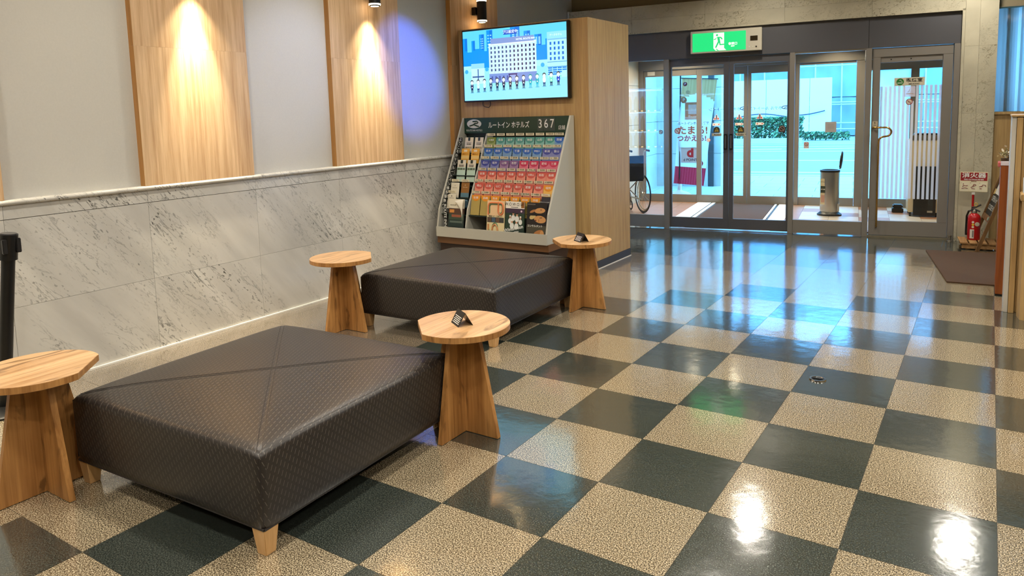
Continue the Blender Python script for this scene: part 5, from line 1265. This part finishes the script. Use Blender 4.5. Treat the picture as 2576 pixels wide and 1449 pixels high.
for s in (-1, 1):
    y = s * 0.225
    part('side_frame', G().tube([(-0.20, y, 0.92), (-0.12, y, 0.90), (-0.10, y, 0.86), (-0.09, y, 0.30), (-0.02, y, 0.20), (0.34, y, 0.20), (0.42, y, 0.30), (0.42, y, 0.46), (-0.09, y, 0.47)], 0.012, 8), P((206, 202, 190), 0.3, metal=0.6), wc, smooth=True)
    part('handle_grip', G().cyl((-0.19, y, 0.92), (-0.29, y, 0.915), 0.016, n=12), M_BLACK, wc, smooth=True)
    part('armrest', G().box(-0.08, 0.26, y - 0.025, y + 0.025, 0.66, 0.69), M_BLACK, wc, bevel=0.008)
    part('arm_tube', G().tube([(-0.09, y, 0.64), (0.24, y, 0.65), (0.29, y, 0.60), (0.29, y, 0.47)], 0.010, 8), P((206, 202, 190), 0.3, metal=0.6), wc, smooth=True)
    part('skirt_guard', G().prism([(-0.07, 0.47), (0.28, 0.47), (0.26, 0.62), (-0.07, 0.63)], y - 0.003, y + 0.003, 'y'), M_BLACK, wc)
    part('caster', G().tube([(0.38 + 0.062 * math.cos(t), y, 0.075 + 0.062 * math.sin(t)) for t in [2 * PI * k / 20 for k in range(20)]], 0.013, 6, closed=True), M_BLACK, wc, smooth=True)
    part('caster_fork', G().box(0.37, 0.39, y - 0.025, y + 0.025, 0.07, 0.20), M_STAIN, wc)
    part('footrest', G().box(0.45, 0.60, y - 0.085 if s > 0 else y, y if s > 0 else y + 0.085, 0.12, 0.135), M_BLACK, wc, bevel=0.003)
    part('footrest_tube', G().tube([(0.42, y, 0.42), (0.50, y, 0.30), (0.52, y, 0.13)], 0.010, 8), P((206, 202, 190), 0.3, metal=0.6), wc, smooth=True)
part('seat', G().box(-0.08, 0.36, -0.22, 0.22, 0.475, 0.50), M_BLACK, wc, bevel=0.006)
part('backrest', G().box(-0.112, -0.092, -0.22, 0.22, 0.50, 0.84), M_BLACK, wc, bevel=0.005)
for s in (-1, 1): part('cross_brace', G().cyl((0.12, -0.22 * s, 0.22), (0.12, 0.22 * s, 0.46), 0.010, n=8), M_STAIN, wc, smooth=True)

# ------------------------------------------------------------------ barrier post at the left edge
sx0, sy0 = -3.045, -0.90
st = thing('barrier_post', 'black belt barrier post leaning by the marble wall at the left edge', 'barrier post', (sx0, sy0, 0))
part('base', G().lathe([(0.001, 0), (0.155, 0), (0.155, 0.012), (0.14, 0.02), (0.03, 0.034), (0.001, 0.034)], 36), M_BLACK, st, smooth=True)
tilt = Vector((0.10, 0.065, 0.945)); dn = tilt.normalized()
part('post', G().cyl((0, 0, 0.022), dn * 0.85, 0.0315, n=24), M_BLACK, st, smooth=True)
hd_ = part('head', G().cyl(dn * 0.822, dn * 0.955, 0.042, n=28), M_BLACK, st, smooth=True)
part('head_cap', G().cyl(dn * 0.955, dn * 0.960, 0.036, n=28), P((60, 60, 62), 0.3), hd_, smooth=True)
for k in range(4):
    t = PI / 4 + k * PI / 2; c_, s_ = 0.045 * math.cos(t), 0.045 * math.sin(t); q = dn * 0.895
    part('belt_clip', G().box(q.x + c_ - 0.011, q.x + c_ + 0.011, q.y + s_ - 0.011, q.y + s_ + 0.011, 0.85, 0.925), P((34, 34, 36), 0.3), hd_, bevel=0.003)

# ------------------------------------------------------------------ right hand side: dado, window, counter, mat, extinguisher corner
wd_ = struct('wall_dado_right', 'oak boarded dado to the right of the marble pillar', 'wall', DLOC, DA)
for k in range(9):
    part('oak_board', G().box(3.412 + k * 0.30, 3.412 + (k + 1) * 0.30 - 0.002, 0.02, 0.06, 0.0, 1.335), M_CAB, wd_)
part('dado_cap', G().box(3.412, 6.2, 0.0, 0.10, 1.336, 1.365), M_CAB, wd_, bevel=0.003)
part('dado_core', G().box(3.412, 6.2, 0.06, 0.35, 0, 1.335), P((120, 96, 66)), wd_)
w7 = struct('window_7', 'tall window with sheer blind right of the marble pillar', 'window', DLOC, DA)
part('pane', G().quad((3.412, 0.06, 1.365), (6.2, 0.06, 1.365), (6.2, 0.06, 2.435), (3.412, 0.06, 2.435)), M_GLASS, w7)
part('frame_post', G().box(5.2, 5.26, 0.03, 0.10, 1.365, 2.435), M_STEEL, w7)
# gathered sheer blind behind the pane
g = G(); N_ = 120
for k in range(N_):
    u0, u1 = 3.415 + 2.7 * k / N_, 3.415 + 2.7 * (k + 1) / N_
    f = lambda u: 0.20 + 0.015 * math.sin(u * 46) + 0.008 * math.sin(u * 110)
    g.quad((u0, f(u0), 1.366), (u1, f(u1), 1.366), (u1, f(u1), 2.43), (u0, f(u0), 2.43))
tag(part('sheer_blind', g, film('sheer_fabric', (240, 226, 224), 0.10), None, smooth=True, loc=DLOC, rot=(0, 0, DA)), 'pale sheer blind behind the window right of the marble pillar', 'blind')

mt = tag(part('door_mat', G().prism([(0.780, 5.79), (1.022, 4.374), (1.352, 4.40), (1.80, 4.43), (1.80, 5.89), (1.369, 5.86)], 0.0005, 0.011, 'z'), M_MATB, None, bevel=0.002),
         'brown carpet mat on the floor in front of the blackboard easel', 'mat')

rp = thing('red_brown_panel', 'narrow reddish brown wooden stand panel beside the reception partition', 'stand panel', (0, 0, 0))
part('panel', G().box(1.353, 1.412, 4.07, 4.52, 0.012, 1.0), wood('cherry_wood', (126, 62, 18), (160, 84, 30), 2, 1.2, 0.4), rp, bevel=0.003)
part('foot', G().box(1.356, 1.409, 4.075, 4.515, 0.0, 0.012), M_BLACK, rp)
tc_ = tag(part('price_card', G().box(1.352, 1.405, 4.068, 4.12, 1.0005, 1.028), P((226, 214, 220), 0.5), None), 'small white card on top of the reddish brown panel', 'card')
tag(part('red_cloth_edge', G().box(1.335, 1.352, 4.10, 4.30, 0.985, 1.018), P((196, 96, 92), 0.7), None, bevel=0.003), 'small pink cloth edge on the reddish brown panel', 'cloth')
dp = thing('dried_posy', 'small posy of dried flowers on the reddish brown panel', 'posy', (1.375, 4.22, 1.0))
rr_ = random.Random(4); g = G()
for k in range(90):
    p = Vector((rr_.gauss(0, .022), rr_.gauss(0, .03), 0.055 + abs(rr_.gauss(0, .028)))); s_ = rr_.uniform(.006, .012)
    a_ = Vector((rr_.gauss(0, 1), rr_.gauss(0, 1), rr_.gauss(0, 1))).normalized(); b_ = a_.orthogonal().normalized(); c_ = a_.cross(b_)
    g.add([p - b_ * s_, p + c_ * s_, p + b_ * s_, p - c_ * s_], [(0, 1, 2, 3)], k % 3)
o_ = part('petals', g, [P((206, 196, 150), 0.7), P((120, 110, 70), 0.7), P((226, 216, 196), 0.7)], dp); o_['kind'] = 'stuff'
part('pot', G().lathe([(0.001, 0), (0.018, 0), (0.024, 0.045), (0.001, 0.045)], 16), P((90, 76, 56), 0.6), dp, smooth=True)

ct = thing('reception_partition', 'oak reception partition with pale edge strip and shelf at the right edge', 'partition', (0, 0, 0))
part('edge_strip', G().box(1.400, 1.426, 3.57, 4.0, 0.0, 1.372), P((206, 202, 192), 0.4), ct, bevel=0.002)
part('oak_post', G().box(1.428, 1.462, 3.56, 4.0, 0.0, 1.368), M_CAB, ct, bevel=0.002)
part('oak_panel', G().box(1.464, 3.6, 3.60, 4.0, 0.0, 1.365), M_CAB, ct, bevel=0.002)
part('cap', G().box(1.394, 3.6, 3.555, 4.01, 1.373, 1.385), M_CAB, ct, bevel=0.002)
part('shelf', G().box(1.464, 3.6, 3.36, 3.60, 0.815, 0.860), M_CAB, ct, bevel=0.004)
part('counter_front', G().prism([(1.50, 3.598), (1.475, 3.50), (1.49, 3.40), (1.56, 3.36), (3.6, 3.36), (3.6, 3.598)][::-1], 0.0, 0.814, 'z'), M_CAB, ct, smooth=True)
tag(part('hand_sanitiser', G().lathe([(0.001, 0), (0.035, 0), (0.036, 0.10), (0.02, 0.125), (0.012, 0.13), (0.012, 0.15), (0.001, 0.15)], 18), P((210, 216, 226), 0.3), None, smooth=True, loc=(1.512, 3.50, 0.860)), 'small white dispenser bottle on the partition shelf', 'bottle')

# pallet
pa = thing('slatted_pallet', 'low slatted pine pallet at the foot of the marble pillar', 'pallet', (1.045, 6.01, -0.03), math.radians(2))
for k in range(5):
    x0 = 0.0 + k * 0.082
    part('slat', G().prism([(x0 + 0.022, 0.0), (x0 + 0.090, 0.0), (x0 + 0.066, 0.36), (x0 - 0.002, 0.36)], 0.088, 0.102, 'z'), M_PALLET, pa, bevel=0.001)
for y0 in (0.02, 0.30):
    part('bearer', G().box(0.035 if y0 < .1 else 0.015, 0.41 if y0 < .1 else 0.38, y0, y0 + 0.03, 0.04, 0.0875), M_PALLET, pa)
for (x, y) in ((0.05, 0.03), (0.36, 0.03), (0.05, 0.31), (0.34, 0.31)):
    part('block', G().box(x - 0.02, x + 0.02, y - 0.015, y + 0.02, 0.03, 0.0395), M_BLACK, pa)
# extinguisher and its sign
fe = thing('fire_extinguisher', 'red fire extinguisher standing on the slatted pallet', 'fire extinguisher', (1.174, 6.24, 0.0725))
RED = plain('extinguisher_red', (176, 22, 26), 0.25)
part('cylinder', G().lathe([(0.001, 0), (0.054, 0), (0.057, 0.008), (0.057, 0.225), (0.052, 0.245), (0.038, 0.262), (0.022, 0.272), (0.001, 0.272)], 32), RED, fe, smooth=True)
part('valve', G().lathe([(0.001, 0.27), (0.022, 0.27), (0.024, 0.29), (0.016, 0.31), (0.001, 0.312)], 18), M_STAIN, fe, smooth=True)
part('lower_lever', G().tube([(-0.03, -0.01, 0.312), (0.0, -0.01, 0.316), (0.05, -0.012, 0.29)], 0.008, 8), M_BLACK, fe, smooth=True)
part('upper_lever', G().tube([(-0.028, -0.01, 0.33), (0.01, -0.01, 0.335), (0.055, -0.012, 0.362)], 0.008, 8), M_BLACK, fe, smooth=True)
part('safety_pin', G().tube([(0.01 + 0.014 * math.cos(t), -0.02, 0.362 + 0.016 * math.sin(t)) for t in [2 * PI * k / 14 for k in range(14)]], 0.003, 6, closed=True), P((214, 170, 40), 0.4), fe, smooth=True)
part('hose', G().tube([(-0.02, 0, 0.30), (-0.05, 0.0, 0.29), (-0.066, 0.005, 0.24), (-0.068, 0.01, 0.08), (-0.066, 0.01, 0.04)], 0.0095, 8), M_BLACK, fe, smooth=True)
lb = part('label', G().box(-0.032, 0.004, -0.0598, -0.052, 0.018, 0.11), P((214, 210, 200)), fe); part('barcode', G().box(-0.012, 0.0, -0.0605, -0.0597, 0.03, 0.10), P((110, 108, 104)), lb)
for k, (z, cc) in enumerate(((0.135, (214, 206, 180)), (0.16, (226, 196, 60)), (0.185, (226, 214, 200)))):
    part('pictogram', G().cyl((-0.008, -0.0535, z), (-0.008, -0.0588, z), 0.011, n=14), P(cc), fe)
part('test_sticker', G().cyl((0.026, -0.046, 0.165), (0.029, -0.0545, 0.165), 0.021, n=18), P((196, 190, 168)), fe)
sn = thing('extinguisher_sign', 'red and white fire extinguisher sign on a red pole by the pillar', 'sign', (1.155, 6.33, -0.03))
part('pole', G().cyl((0, 0, 0.102), (0, 0, 0.58), 0.011, n=12), RED, sn, smooth=True)
part('pole_foot', G().box(-0.03, 0.03, -0.02, 0.02, 0.1022, 0.11), M_BLACK, sn)
part('pole_collar', G().box(-0.014, 0.014, -0.014, 0.014, 0.555, 0.585), M_WHITE, sn)
bd_ = part('board', G().box(-0.122, 0.122, -0.022, -0.010, 0.583, 0.790), P((228, 218, 184), 0.4), sn, bevel=0.004)
part('red_band', G().box(-0.116, 0.116, -0.0228, -0.0219, 0.700, 0.784), P((150, 24, 34), 0.4), bd_)
letters('消火器', 0.056, M_TEXTW, bd_, (0, -0.0236, 0.752), bold=0.022, sx=1.25); letters('FIRE EXTINGUISHER', 0.0195, M_TEXTW, bd_, (0, -0.0236, 0.7115), bold=0.02)
letters('使用方法', 0.012, P((110, 30, 30)), bd_, (0, -0.0236, 0.692), bold=0.02)
for k in range(3):
    xx = -0.116 + k * 0.0785
    fr = part('step_picture', G().box(xx + 0.002, xx + 0.073, -0.0226, -0.0219, 0.590, 0.683), P((232, 224, 196), 0.4), bd_)
    letters('%d' % (k + 1), 0.013, P((110, 24, 30)), fr, (xx + 0.010, -0.0232, 0.676), bold=0.02)
    pic = {0: [[(.02, .045), (.03, .06), (.05, .056), (.064, .06)], [(.012, .028), (.04, .034), (.066, .030)], [(.026, .07), (.026, .08)]], 1: [[(.012, .04), (.06, .066)], [(.03, .05), (.04, .074), (.056, .07)], [(.02, .03), (.05, .026)]], 2: [[(.008, .05), (.03, .056)], [(.03, .05), (.04, .07), (.062, .066), (.064, .05)], [(.012, .03), (.03, .03)]]}[k]
    for q in pic: part('picture_stroke', G().tube([(xx + a_, -0.0232, 0.590 + b_) for a_, b_ in q], 0.0032, 5), P((120, 30, 34)), fr)

# blackboard easel leaning towards the partition; its face looks left
ez = thing('blackboard_easel', 'brown wooden easel with chalked blackboard beside the red fire extinguisher', 'easel', (0, 0, 0))
lean_v = Vector((0.148, 0.0, 0.457)).normalized(); wide = Vector((-0.045, 0.35, 0)).normalized()
F2 = Vector((1.228, 5.90, 0.001)); 
def epnt(a_, b_, off=0.0):   # a: along width (0..W), b: up the rail
    nn = lean_v.cross(wide).normalized()
    if nn.x > 0: nn = -nn
    return F2 + wide * a_ + lean_v * b_ + nn * off
WE, HE = 0.46, 1.02
def ebox(a0, a1, b0, b1, o0, o1):
    g = G(); vs = [epnt(a_, b_, o_) for o_ in (o0, o1) for b_ in (b0, b1) for a_ in (a0, a1)]
    return g.add(vs, [(0, 2, 3, 1), (4, 5, 7, 6), (0, 1, 5, 4), (1, 3, 7, 5), (3, 2, 6, 7), (2, 0, 4, 6)])
part('rail', ebox(0, 0.03, 0.0, HE, 0, 0.03), M_DARKOAK, ez); part('rail', ebox(WE - 0.03, WE, 0.11, HE, 0, 0.03), M_DARKOAK, ez)
part('cross_rail', ebox(0.03, WE - 0.03, 0.30, 0.355, 0.002, 0.028), M_DARKOAK, ez); part('cross_rail', ebox(0.03, WE - 0.03, HE - 0.05, HE, 0.002, 0.028), M_DARKOAK, ez)
bb_ = part('blackboard', ebox(0.03, WE - 0.03, 0.355, HE - 0.05, 0.008, 0.016), P((34, 34, 30), 0.7), ez)
nn = lean_v.cross(wide).normalized(); nn = -nn if nn.x > 0 else nn
xd = -wide   # reading direction seen from the left
rm = Matrix((xd, lean_v, xd.cross(lean_v))).transposed().to_euler()
def chalk(s_, size, a_, b_, bold=0.004):
    p = epnt(a_, b_, 0.0172); o__ = letters(s_, size, P((214, 214, 206), 0.8), bb_, p, rot=rm, bold=bold, name='chalk_lettering')
chalk('OPEN 6:45', 0.078, WE / 2, 0.52); chalk('CLOSE 9:00', 0.072, WE / 2, 0.43)
pp_ = part('pinned_paper', ebox(0.05, WE - 0.09, 0.575, HE - 0.10, 0.0165, 0.0175), P((226, 222, 214), 0.6), ez)
part('paper_print', ebox(0.12, WE - 0.16, 0.70, 0.72, 0.0176, 0.0180), P((150, 110, 100)), pp_)
part('magnet', ebox(WE - 0.085, WE - 0.05, 0.565, 0.62, 0.0165, 0.022), P((226, 200, 130)), ez); part('magnet', ebox(0.05, 0.085, 0.32, 0.35, 0.03, 0.036), P((150, 176, 160)), ez)
for a_ in (0.03, WE - 0.05):
    p0 = epnt(a_, HE - 0.06, -0.004); g = G().cyl(p0, (p0.x + 0.16, p0.y, 0.005 if a_ < .1 else 0.005), 0.011, n=6); part('back_leg', g, M_DARKOAK, ez)

# small glowing parts are too faint to light the room: leave them out of light sampling
for m_ in bpy.data.materials:
    if m_.name.split('.')[0] in ('lamp_lens', 'exit_lettering', 'exit_light_figure', 'screen_lettering', 'screen_lettering_pale', 'button_light', 'display_light', 'display_tube'):
        m_.cycles.emission_sampling = 'NONE'
